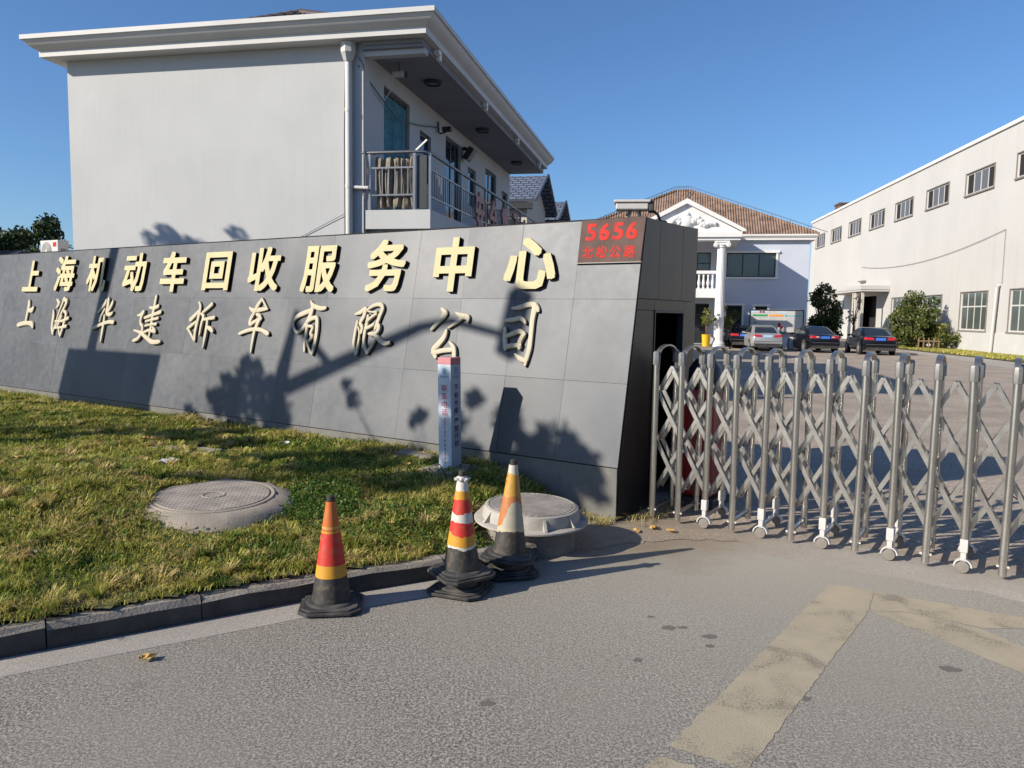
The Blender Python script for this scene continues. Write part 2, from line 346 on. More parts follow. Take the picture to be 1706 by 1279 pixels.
def thing(name, label, cat, loc=(0, 0, 0), rz=0., group=None, mw=None):
    o = bpy.data.objects.new(name, None); COL.objects.link(o); o.empty_display_size = .2
    o.location = loc; o.rotation_euler = (0, 0, rz)
    if mw is not None: o.matrix_world = mw
    return tag(o, label, cat, group)
def tag(o, label, cat, group=None, kind=None):
    if label: o['label'] = label
    if cat: o['category'] = cat
    if group: o['group'] = group
    if kind: o['kind'] = kind
    return o
def struct(o): o['kind'] = 'structure'; return o
def copytree(o, parent=None):
    c = o.copy(); COL.objects.link(c)
    if parent is not None: c.parent = parent
    for ch in list(o.children): copytree(ch, c)
    return c
def quads_np(name, V4, mat, parent=None, tint=None, nv=4):
    """many separate faces from an array (n, nv, 3)"""
    n = V4.shape[0]; me = bpy.data.meshes.new(name)
    me.vertices.add(n*nv); me.vertices.foreach_set('co', V4.reshape(-1).astype(np.float32))
    me.loops.add(n*nv); me.loops.foreach_set('vertex_index', np.arange(n*nv, dtype=np.int32))
    me.polygons.add(n); me.polygons.foreach_set('loop_start', np.arange(0, n*nv, nv, dtype=np.int32))
    me.polygons.foreach_set('loop_total', np.full(n, nv, dtype=np.int32))
    if tint is not None:
        a = me.attributes.new('tint', 'FLOAT', 'FACE'); a.data.foreach_set('value', tint.astype(np.float32))
    me.update(calc_edges=True); me.validate()
    me.materials.append(MT[mat])
    o = bpy.data.objects.new(name, me); COL.objects.link(o)
    if parent is not None: o.parent = parent
    return o
def leaf_quads(C, size, rng=rng, flat=0.):
    """leaf-shaped rhombi round the given centres"""
    n = len(C)
    a = rng.normal(size=(n, 3)); a /= np.linalg.norm(a, axis=1)[:, None]
    b = rng.normal(size=(n, 3)); b[:, 2] *= (1-flat); b -= a*(a*b).sum(1)[:, None]; b /= np.linalg.norm(b, axis=1)[:, None]
    s = size*rng.uniform(.6, 1.3, n)[:, None]
    return np.stack([C-a*s, C+b*s*.5, C+a*s, C-b*s*.5], 1)
def clump_points(clumps, per):
    out = []; tn = []
    for (c, r) in clumps:
        k = max(8, int(per*r*r)); d = rng.normal(size=(k, 3)); d /= np.linalg.norm(d, axis=1)[:, None]
        rad = np.array(r)*rng.uniform(.25, 1., k)**.55
        out.append(np.array(c)+d*rad[:, None]*np.array([1, 1, .85])); tn.append(np.full(k, rng.uniform(-.2, .2)))
    return np.concatenate(out), np.concatenate(tn)
def make_tree(name, label, cat, base, clumps, leaf, mat, per=260, trunk_r=.16, group=None, limbs=True):
    """clumps in world coordinates; trunk and limbs reach into them"""
    t = thing(name, label, cat, base, 0, group)
    b = Vector(base); cs = [(Vector(c)-b, r) for c, r in clumps]
    mid = sum((c for c, r in cs), Vector())/len(cs)
    fork = Vector((mid.x*.25, mid.y*.25, min(c.z for c, r in cs)*.75))
    mb = MB(); mb.tube([(0, 0, -.1), (fork.x*.4, fork.y*.4, fork.z*.55), fork], [trunk_r*1.25, trunk_r, trunk_r*.8], 8)
    if limbs:
        for c, r in cs:
            m1 = fork.lerp(c, .5)+Vector((random.uniform(-.2, .2), random.uniform(-.2, .2), .1))*r
            mb.tube([fork*.97, m1, c], [trunk_r*.5, trunk_r*.3, trunk_r*.1], 5)
    mb.build('trunk', 'bark', t, smooth=60)
    P, tn = clump_points([((c.x, c.y, c.z), r) for c, r in cs], per)
    quads_np('crown', leaf_quads(P, leaf), mat, t, np.clip(rng.uniform(.1, .8, len(P))+tn, 0, 1))
    return t
def text_mesh(body, offset=0., extrude=.0, res=3):
    cu = bpy.data.curves.new('text', 'FONT'); cu.body = body; cu.extrude = extrude; cu.resolution_u = res
    o = bpy.data.objects.new('text', cu); COL.objects.link(o)
    dg = bpy.context.evaluated_depsgraph_get(); dg.update()
    me = bpy.data.meshes.new_from_object(o.evaluated_get(dg), depsgraph=dg)
    bpy.data.objects.remove(o); bpy.data.curves.remove(cu)
    if offset > 0:      # heavier strokes: the glyph stamped again around itself, each stamp a hair prouder
        nv = len(me.vertices); co = np.empty(nv*3, np.float32); me.vertices.foreach_get('co', co); co = co.reshape(-1, 3)
        fs = [tuple(p.vertices) for p in me.polygons]; V = []; F = []
        for i in range(9):
            c = co.copy()
            c[:, 0] += (0, 1, -1, 0, 0, 1, 1, -1, -1)[i]*offset; c[:, 1] += (0, 0, 0, 1, -1, 1, -1, 1, -1)[i]*offset
            c[:, 2] += .0006*i; V.append(c); F += [tuple(v+nv*i for v in f) for f in fs]
        m2 = bpy.data.meshes.new('text'); m2.from_pydata(np.concatenate(V).tolist(), [], F); m2.update(); bpy.data.meshes.remove(me); me = m2
    return me
def fit(me, x0, x1, y0, y1, z0, z1):
    n = len(me.vertices); a = np.empty(n*3, np.float32); me.vertices.foreach_get('co', a); a = a.reshape(-1, 3)
    lo = a.min(0); hi = a.max(0)
    tgt = [(x0, x1), (y0, y1), (z0, z1)]
    for k in range(3):
        d = hi[k]-lo[k]
        span = tgt[k][1]-tgt[k][0]
        if k == 2 and span < 1e-6: span = .0008
        a[:, k] = tgt[k][0]+(a[:, k]-lo[k])/d*span if d > 1e-7 else tgt[k][1]
    me.vertices.foreach_set('co', a.reshape(-1)); me.update()
    return me
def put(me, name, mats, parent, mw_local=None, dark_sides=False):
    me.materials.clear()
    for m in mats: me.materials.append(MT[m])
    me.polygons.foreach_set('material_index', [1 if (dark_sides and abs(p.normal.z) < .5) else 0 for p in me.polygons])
    me.polygons.foreach_set('use_smooth', [False]*len(me.polygons))
    o = bpy.data.objects.new(name, me); COL.objects.link(o); o.parent = parent
    if mw_local is not None: o.matrix_local = mw_local
    return o
# ================================================================ GROUND
def sheet(name, poly, z, mat):
    mb = MB(); mb.add([(x, y, z) for x, y in poly], [tuple(range(len(poly)))])
    o = mb.build(name, mat)
    for p in o.data.polygons:
        if p.normal.z < 0: p.flip()
    return struct(o)
sheet('ground', [(-400, -300), (400, -300), (400, 600), (-400, 600)], -0.004, 'yard')
def wavy(pts, amp, step=.25):
    out = []
    for a, b in zip(pts, pts[1:]):
        n = max(1, int(math.dist(a, b)/step))
        for i in range(n):
            t = i/n; out.append((a[0]+(b[0]-a[0])*t+random.uniform(-amp, amp), a[1]+(b[1]-a[1])*t+random.uniform(-amp, amp)))
    return out+[pts[-1]]
sheet('gateway_apron', wavy([(-.2, 5.2), (.95, 6.95), (1.5, 7.2), (4.6, 5.2), (9, 2.3)], .0)+[(9, 1), (3.8, 4.2)], -.0015, 'band')
sheet('road', [(-40, -22), (-9.3, -.35)]+[(-2.74, 3.72), (-1.2, 4.72), (-.5, 5.1), (.15, 5.5)]+wavy([(.35, 5.85), (.75, 6.15), (1.25, 6.3), (1.9, 6.1), (2.6, 5.72), (3.5, 5.12), (5.2, 4.0), (9, 1.5)], .035, .12)+[(30, -12), (30, -40), (-40, -40)], 0.0, 'asphalt')
sheet('gutter', [(-9.35, -.5), (-2.74, 3.70), (-1.25, 4.62), (-.5, 5.03), (.2, 5.5), (.1, 5.75), (-.5, 5.45), (-1.4, 5.0), (-2.8, 4.1), (-9.5, -.1)], 0.0015, 'gutter')
sheet('dirt_strip', wavy([(.1, 5.75), (.5, 5.98), (.85, 6.2), (1.25, 6.36), (1.6, 6.42), (1.95, 6.36)], .045, .06)+wavy([(1.95, 6.5), (1.6, 6.78), (1.25, 7.0), (1.0, 7.0), (.9, 6.9), (.0, 7.3), (-.3, 6.4), (.1, 5.75)], .02, .12), 0.003, 'dirt')
# yellow hatching painted in front of the gate (three bands of one marking)
mk = MB()
for poly in ([(2.29, 5.35), (.72, 3.25), (1.02, 3.08), (2.36, 4.88), (2.56, 5.24), (2.44, 5.33)],
             [(2.563, 5.236), (2.363, 4.876), (2.62, 4.86), (2.95, 4.62), (3.4, 4.62), (4.2, 4.05), (4.2, 4.25), (3.32, 4.79)],
             [(2.366, 4.872), (3.0, 3.6), (3.35, 3.15), (3.5, 3.4), (3.1, 4.15), (2.93, 4.6), (2.62, 4.85)],
             [(.66, 3.17), (.05, 2.45), (.33, 2.27), (.96, 3.0)]):
    ring = wavy(poly+[poly[0]], .006, .03)[:-1]
    mk.add([(x, y, .002) for x, y in ring], [tuple(range(len(ring)))])
o = mk.build('road_marking', 'marking'); struct(o)
for p in o.data.polygons:
    if p.normal.z < 0: p.flip()

# far verge, path and beyond
sheet('far_path', [(24.6, 50.5), (19.8, 29.5), (22, 29.2), (26.2, 50)], 0.002, 'gutter')
sheet('verge', [(26.1, 56.5), (24.9, 50), (23.4, 33), (25.5, 30), (30, 58)], 0.03, 'soil')

mb = MB()      # dark oily spots on the road
for x, y, r_ in ((.98, 4.55, .045), (1.07, 4.56, .03), (1.2, 4.43, .05), (.9, 4.72, .025), (1.17, 4.3, .03), (2.42, 4.05, .055), (.72, 4.1, .03), (-.1, 3.6, .04), (1.5, 3.7, .035)):
    n_ = 14; mb.add([(x+r_*random.uniform(.6, 1.3)*math.cos(2*math.pi*k/n_), y+.7*r_*random.uniform(.6, 1.3)*math.sin(2*math.pi*k/n_), .0012) for k in range(n_)], [tuple(range(n_))])
MT['oil'] = M('oil_spot', (.13, .122, .108), .6, var=.2, scale=60)
struct(mb.build('oil_stain', 'oil'))
# kerb
KERB = [(-9.4, -.3), (-5.5, 2.22), (-2.74, 3.99), (-1.36, 4.87), (-.55, 5.32), (.0, 5.62), (.22, 5.80)]
def kerb_at(d):
    for a, b in zip(KERB, KERB[1:]):
        l = math.dist(a, b)
        if d <= l: return (a[0]+(b[0]-a[0])*d/l, a[1]+(b[1]-a[1])*d/l)
        d -= l
    return KERB[-1]
KL = sum(math.dist(a, b) for a, b in zip(KERB, KERB[1:]))
kb = MB(); nst = 14
for i in range(nst):
    d0 = KL*i/nst+.004; d1 = KL*(i+1)/nst-.004; sub = 3; hz = .15-.015*max(0, (i-9)/5)+random.uniform(-.006, .006)
    ring = []
    for j in range(sub+1):
        p = Vector((*kerb_at(d0+(d1-d0)*j/sub), 0)); q = Vector((*kerb_at(min(KL, d0+(d1-d0)*j/sub+.02)), 0)); pv = Vector((*kerb_at(max(0, d0+(d1-d0)*j/sub-.02)), 0))
        t = (q-pv).normalized(); nrm = Vector((-t.y, t.x, 0))
        jz = lambda: random.uniform(-.012, .005)
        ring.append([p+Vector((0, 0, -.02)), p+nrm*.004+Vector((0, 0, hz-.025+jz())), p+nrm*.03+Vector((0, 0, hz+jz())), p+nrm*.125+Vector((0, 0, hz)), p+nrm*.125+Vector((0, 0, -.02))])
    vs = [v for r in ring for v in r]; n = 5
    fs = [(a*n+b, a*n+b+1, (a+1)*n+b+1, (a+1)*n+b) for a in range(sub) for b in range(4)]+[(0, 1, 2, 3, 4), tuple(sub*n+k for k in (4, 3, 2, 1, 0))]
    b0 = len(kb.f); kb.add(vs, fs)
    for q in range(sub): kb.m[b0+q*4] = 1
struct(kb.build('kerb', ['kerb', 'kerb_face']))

# lawn terrain
WA = Vector((.976, 6.919, .508)); WD = Vector((-.838, .546, 0)).normalized(); ND = Vector((-WD.y*-1, 0, 0)); ND = Vector((.546, .838, 0)).normalized()
P0 = Vector((.988, 6.936, 0))
def sstep(a, b, x):
    t = np.clip((x-a)/(b-a), 0, 1); return t*t*(3-2*t)
def _noise(x, y):
    return (np.sin(x*2.1+1.3*np.sin(y*1.7))*np.cos(y*2.6+.9*np.sin(x*1.9))*.5+np.sin(x*5.3+y*3.1)*np.sin(y*6.1-x*2.2)*.3)
KA = np.array(KERB)
def kdist(x, y):
    """signed distance in from the kerb line"""
    best = np.full(np.shape(x), 1e9)
    for a, b in zip(KA, KA[1:]):
        ab = b-a; t = np.clip(((x-a[0])*ab[0]+(y-a[1])*ab[1])/(ab@ab), 0, 1)
        dx = x-a[0]-ab[0]*t; dy = y-a[1]-ab[1]*t; d = np.hypot(dx, dy)*np.sign(ab[0]*dy-ab[1]*dx)
        best = np.where(np.abs(d) < np.abs(best), d, best)
    return best
def wdist(x, y):
    return -((x-P0.x)*ND.x+(y-P0.y)*ND.y)
def lawn_h(x, y):
    k = kdist(x, y); w = wdist(x, y); u = k/np.maximum(k+w, .2)
    h = .165+.20*sstep(0, .75, u)+.035*_noise(x, y)*sstep(.1, .5, k)
    h = h+.17*np.exp(-(((x+4.6)/1.7)**2+((y-6.6)/.9)**2))+.10*np.exp(-(((x+3.6)/.9)**2+((y-5.6)/.8)**2))
    h = h+.05*np.exp(-(((x+6.5)/2.5)**2+((y-9.3)/1.5)**2))
    end = sstep(-.75, .75, x-(y-6.4)*.35)
    return h*(1-end)+(-.02)*end
gx, gy = np.meshgrid(np.linspace(-15, 1.3, 164), np.linspace(-.6, 18, 187), indexing='ij')
kd = kdist(gx, gy); wdg = wdist(gx, gy)
gz = lawn_h(gx, gy)
vid = -np.ones(gx.shape, int); vs = []; fs = []
ok = (kd > .02) & (wdg > -.25)
for i in range(gx.shape[0]):
    for j in range(gx.shape[1]):
        if ok[i, j]: vid[i, j] = len(vs); vs.append((gx[i, j], gy[i, j], gz[i, j]))
for i in range(gx.shape[0]-1):
    for j in range(gx.shape[1]-1):
        q = (vid[i, j], vid[i+1, j], vid[i+1, j+1], vid[i, j+1])
        if min(q) >= 0: fs.append(q)
mb = MB(); mb.add(vs, fs); struct(mb.build('lawn', 'soil', smooth=80))
def lawn_z(x, y): return float(lawn_h(np.array([x]), np.array([y]))[0])

# manhole keep-outs
MHL = (-2.44, 6.22); MHR = (.17, 6.2); MP = (-.59, 7.42)
def blades(n, xr, yr, hmul=1., keep=None, tint_shift=0.):
    x = rng.uniform(*xr, n); y = rng.uniform(*yr, n)
    # only where the photograph could see, thinned with distance
    k = kdist(x, y); w = wdist(x, y); dist = np.hypot(x, y)
    m = (k > .06) & (w > .0) & (rng.uniform(0, 1, n) < np.clip((6.0/dist)**1.3, .12, 1)) & ((x > -.78*y-.8) | (rng.uniform(0, 1, n) < .45))
    m &= np.hypot(x-MHL[0]-.07, y-MHL[1]) > .56+.05*np.sin(np.arctan2(y-MHL[1], x-MHL[0])*5)
    m &= np.hypot(x-MHR[0], y-MHR[1]) > .50
    m &= np.hypot(x-MP[0]+.02, y-MP[1]+.06) > .29
    bare = _noise(x*.9+3, y*.9)+.35*np.sin(x*7+y*3)*np.sin(y*8)
    m &= ~((np.hypot((x+3.2)/.75, (y-8.35)/.45) < 1) & (rng.uniform(0, 1, n) < .85))
    m &= ~((x-(y-6.4)*.35 > .0) & (rng.uniform(0, 1, n) < .9))
    m &= (bare > -.62) | (rng.uniform(0, 1, n) < .45)
    if keep is not None: m &= keep(x, y)
    x, y, k, w = x[m], y[m], k[m], w[m]; n = len(x)
    z = lawn_h(x, y)-.006
    clump = _noise(x*1.7, y*1.7)+.6*_noise(x*4+9, y*4)
    h = (.036+.036*np.clip(clump+.3, 0, 1.2)+.035*rng.uniform(0, 1, n)**3)*hmul*(1+.5*(w < .35))*np.where(k < .25, .75, 1)
    ang = rng.uniform(0, 2*np.pi, n); lean = rng.uniform(.15, 1.15, n); wd_ = rng.uniform(.0022, .0048, n)*np.clip(np.hypot(x, y)/5, 1, 2.2)
    dx, dy = np.cos(ang), np.sin(ang); px, py = -dy, dx
    b = np.stack([x, y, z], 1); pn = np.stack([px, py, 0*px], 1)*wd_[:, None]
    mid = b+np.stack([dx*lean*h*.35, dy*lean*h*.35, h*.62], 1); tip = b+np.stack([dx*lean*h, dy*lean*h, h*(1.05-.3*lean)], 1)
    Q = np.stack([b-pn, b+pn, mid+pn*.8, mid-pn*.8], 1); T = np.stack([mid-pn*.8, mid+pn*.8, tip+pn*.12, tip-pn*.12], 1)
    patch = .55+.34*_noise(x*.8+5, y*.8+2)+.16*_noise(x*3, y*3+4)
    tint = np.clip(patch+rng.normal(0, .17, n)+tint_shift+.22*(w < .4)+.1*(k < .3)-.12*(y > 7.2)-.13*(k < 1.0)*(k > .3)+.10*np.exp(-(((x+4.2)/1.6)**2+((y-6.2)/1.0)**2)), 0, 1)
    return np.concatenate([Q, T]), np.concatenate([tint, np.clip(tint+.07, 0, 1)])
Q1, t1 = blades(900000, (-14, .6), (1.2, 16.5))
def tufts(nc):
    x = rng.uniform(-11, .3, nc*6); y = rng.uniform(2.8, 14, nc*6)
    m = (kdist(x, y) > .12) & (wdist(x, y) > .05) & (x > -.74*y-.5) & (np.hypot(x-MHL[0]-.07, y-MHL[1]) > .58) & (np.hypot(x-MHR[0], y-MHR[1]) > .52) & (np.hypot(x-MP[0], y-MP[1]) > .25)
    m &= ~(x-(y-6.4)*.35 > .0) & (rng.uniform(0, 1, len(x)) < np.clip((6/np.hypot(x, y))**1.2, .1, 1)) & (_noise(x*1.3+2, y*1.3) > -.25)
    x = x[m][:nc]; y = y[m][:nc]; nc = len(x)
    tc = np.clip(.62+.25*_noise(x*.9+5, y*.9+2)+rng.normal(0, .2, nc), .05, 1); hc = rng.uniform(.045, .10, nc); rc = rng.uniform(.03, .085, nc); la = rng.uniform(0, 2*np.pi, nc)
    per = 75; idx = np.repeat(np.arange(nc), per); n = len(idx)
    a = rng.uniform(0, 2*np.pi, n); r = rng.uniform(0, 1, n)**.6*rc[idx]
    bx = x[idx]+r*np.cos(a); by = y[idx]+r*np.sin(a); bz = lawn_h(bx, by)-.005
    h = hc[idx]*rng.uniform(.45, 1.1, n); lean = rng.uniform(.2, 1.1, n); w = rng.uniform(.0022, .004, n)*np.clip(np.hypot(bx, by)/5, 1, 2)
    dx = np.cos(a)*.7+np.cos(la[idx])*.6; dy = np.sin(a)*.7+np.sin(la[idx])*.6
    b = np.stack([bx, by, bz], 1); pn = np.stack([-dy, dx, 0*dx], 1)*w[:, None]
    p1 = b+np.stack([dx*lean*h*.25, dy*lean*h*.25, h*.55], 1); p2 = b+np.stack([dx*lean*h*.75, dy*lean*h*.75, h*.88], 1); p3 = b+np.stack([dx*lean*h*1.3, dy*lean*h*1.3, h*(1-.35*lean)], 1)
    Q = np.concatenate([np.stack([b-pn, b+pn, p1+pn*.9, p1-pn*.9], 1), np.stack([p1-pn*.9, p1+pn*.9, p2+pn*.6, p2-pn*.6], 1), np.stack([p2-pn*.6, p2+pn*.6, p3+pn*.1, p3-pn*.1], 1)])
    t = np.clip(tc[idx]+rng.normal(0, .12, n), 0, 1); return Q, np.concatenate([t-.05, t, np.clip(t+.08, 0, 1)])
Qt, tt = tufts(1500); Q1 = np.concatenate([Q1, Qt]); t1 = np.concatenate([t1, np.clip(tt, 0, 1)])
tag(quads_np('grass', Q1, 'grass', tint=t1), 'short patchy green and straw coloured grass covering the raised lawn', 'grass', kind='stuff')
# clover and broad-leaved ground cover
def clover(n, spots):
    C = []; 
    for (cx, cy, rx, ry, m) in spots:
        a = rng.uniform(0, 2*np.pi, m); r = rng.uniform(0, 1, m)**.5
        C.append(np.stack([cx+rx*r*np.cos(a), cy+ry*r*np.sin(a), 0*a], 1))
    C = np.concatenate(C); x, y = C[:, 0], C[:, 1]
    m = (kdist(x, y) > .1) & (wdist(x, y) > .02) & (np.hypot(x-MHL[0], y-MHL[1]) > .6) & (np.hypot(x-MHR[0], y-MHR[1]) > .5)
    C = C[m]; C[:, 2] = lawn_h(C[:, 0], C[:, 1])+rng.uniform(.02, .085, len(C))
    return leaf_quads(C, .016, flat=.75), np.clip(rng.normal(.5, .25, len(C)), 0, 1)
Q2, t2 = clover(0, [(-1.62, 6.35, .34, .5, 3600), (-.8, 5.9, .85, .45, 2600), (-1.2, 7.2, 1.1, .5, 1800), (-2.0, 8.5, .5, .3, 900), (-2.6, 5.2, 1.1, .5, 700), (-.2, 6.6, .35, .5, 700), (-4.5, 6.2, 1.6, .8, 500), (-5.5, 10, 1.8, .6, 800)])
tag(quads_np('ground_cover', Q2, 'clover', tint=t2), 'round clover leaves growing through the grass around the cones', 'ground cover', kind='stuff')
# dry weeds at the wall foot
def weeds(n, fx):
    out = []; tn = []
    for i in range(n):
        x, y, z, s = fx()
        a = random.uniform(0, 6.28); l = s*random.uniform(.5, 1.2); p = Vector((x, y, z)); d = Vector((math.cos(a)*.5, math.sin(a)*.5, 1)).normalized()
        for q in range(4):
            side = Vector((-math.sin(a), math.cos(a), 0))*.0035*(1-q*.2)
            nx = p+d*l/4; out.append([p-side, p+side, nx+side*.8, nx-side*.8]); tn.append(random.uniform(.75, 1))
            p = nx; d = (d+Vector((math.cos(a)*.45, math.sin(a)*.45, -.35))).normalized()
    return np.array([[tuple(v) for v in q] for q in out]), np.array(tn)
def f1():
    s = random.random()**1.3*1.1; p = P0+WD*s-ND*random.uniform(.03, .25)
    return p.x, p.y, max(0, lawn_z(p.x, p.y)), .16
def f2():
    p = P0+WD*random.uniform(-.06, .0)+ND*random.uniform(0, 1.0)-WD*random.uniform(0.02, .25)
    return p.x, p.y-.05, 0.01, .16
def f3():
    s = random.uniform(1.1, 9); p = P0+WD*s-ND*random.uniform(.02, .3); return p.x, p.y, lawn_z(p.x, p.y), .13
Wq, Wt = zip(*[weeds(260, f1), weeds(130, f2), weeds(500, f3)])
tag(quads_np('dry_weeds', np.concatenate(Wq), 'grass', tint=np.concatenate(Wt)), 'curled dry straw coloured weeds along the foot of the sign wall', 'weeds', kind='stuff')

# ================================================================ SIGN WALL
EV = Vector((.25, .384, 2.306)).normalized(); VH = Vector((.25, .384, 2.306)).length
XN = -WD; NN = XN.cross(EV).normalized()
MWALL = Matrix(((XN.x, EV.x, NN.x, WA.x), (XN.y, EV.y, NN.y, WA.y), (XN.z, EV.z, NN.z, WA.z), (0, 0, 0, 1)))
wall = thing('sign_wall', 'long sloping grey metal clad wall with gold company lettering and dark doorway end', 'sign wall', mw=MWALL)
WLEN = 18.5
# cladding panels (one skin of sheets with open joints)
pn = MB(); tones = []
rows = [(0, .775), (.775, 1.572), (1.572, VH)]
xs = [0, -.665]
while xs[-1] > -WLEN: xs.append(xs[-1]-.68)
for ri, (v0, v1) in enumerate(rows):
    for a, b in zip(xs, xs[1:]):
        g = .0014 if a > -2.6 else .0006
        dz = random.uniform(-.0015, .0015)
        pn.box((b+g, v0+g, -.02), (a-g, v1-g, dz))
        tn_ = random.uniform(.9, 1.08); tones += [tn_]*6
op = pn.build('cladding', 'panel', wall)
at = op.data.attributes.new('tone', 'FLOAT_COLOR', 'FACE')
at.data.foreach_set('color', np.array([[t, t, t*1.01, 1] for t in tones], np.float32).reshape(-1))
# body behind, built in plan coordinates
def wl(o): o.parent = wall; o.matrix_parent_inverse = MWALL.inverted(); return o
FE = Matrix(((ND.x, 0, XN.x, P0.x), (ND.y, 0, XN.y, P0.y), (0, 1, 0, 0), (0, 0, 0, 1)))      # x=into depth, y=up, z=out of the right-hand end
def bt(z): return .024+(z-.508)/2.306*.458 if z > .508 else .012
core = MB()
core.prism([(.012, 0), (.75, 0), (.75, 2.80), (bt(2.8)+.03, 2.80), (bt(.508)+.02, .508), (.012, .5)], -WLEN, -1.75, mat=FE)
wl(core.build('wall_core', 'concrete_dark'))
pl_ = MB(); pl_.prism([(-.012, -.1), (.05, -.1), (.05, .497), (-.012, .497)], -WLEN, -.012, mat=FE); wl(pl_.build('plinth', 'plinth'))
endm = MB()
E0 = 1.85
for poly in ([(.008, -.05), (.715, -.05), (.715, 1.95), (.297, 1.95), (.012, .508), (.008, .5)],      # left of doorway
             [(1.50, -.05), (E0, -.05), (E0, 2.055), (1.50, 2.055)], [(.72, 1.955), (1.495, 1.955), (1.495, 2.055), (.72, 2.055)],
             [(.298, 1.955), (.715, 1.955), (.715, 2.055), (.318, 2.055)],
             [(.319, 2.061), (.80, 2.061), (.80, 2.82), (.468, 2.82)], [(.806, 2.061), (1.42, 2.061), (1.42, 2.835), (.806, 2.82)], [(1.426, 2.061), (E0, 2.061), (E0, 2.85), (1.426, 2.835)]):
    endm.prism(poly, -.03, 0, mat=FE)
wl(endm.build('end_cladding', 'dark_metal'))
sh = MB()          # booth shell behind the end cladding: back wall, far wall, roof, inner lining
sh.prism([(1.80, 0), (E0, 0), (E0, 2.78), (1.80, 2.78)], -1.75, -.034, mat=FE)
sh.prism([(.53, 2.70), (1.795, 2.70), (1.795, 2.78), (.55, 2.78)], -1.75, -.034, mat=FE)
sh.prism([(.05, 0), (1.795, 0), (1.795, 2.69), (.52, 2.69), (.1, .5)], -1.80, -1.752, mat=FE)
sh.prism([(.03, 0), (.1, 0), (.1, .5), (.56, 2.75), (.47, 2.75), (.04, .5)], -1.745, -.034, mat=FE)
wl(sh.build('booth_shell', 'dark_metal'))
fr = MB()
for a, b in (((.715, 0), (.735, 1.95)), ((1.48, 0), (1.498, 1.95)), ((.736, 1.93), (1.479, 1.953))):
    fr.box((a[0], a[1], -.06), (b[0], b[1], .008), mat=FE)
wl(fr.build('door_frame', 'dark_frame'))
cp = MB(); cp.box((-WLEN, VH+.001, -.10), (.0, VH+.012, .004)); cp.build('coping', 'panel', wall)
# top row: bold block characters
TOP = [('上',-11.567,-11.040,1.660,2.203),('海',-10.511,-9.915,1.664,2.258),('机',-9.514,-8.970,1.656,2.233),('动',-8.485,-7.913,1.651,2.243),('车',-7.510,-6.938,1.647,2.238),('回',-6.505,-5.937,1.665,2.201),('收',-5.551,-4.949,1.652,2.235),('服',-4.521,-3.934,1.636,2.218),('务',-3.427,-2.841,1.639,2.252),('中',-2.423,-1.902,1.638,2.239),('心',-1.488,-.878,1.664,2.198)]
for ch, x0, x1, v0, v1 in TOP:
    me = text_mesh(ch, .030 if ch in '上车回中心' else .023, .04, 2)
    fit(me, x0, x1, v0, v1, .004, .047)
    put(me, 'gold_character', ['gold', 'gold_side'], wall, dark_sides=True)
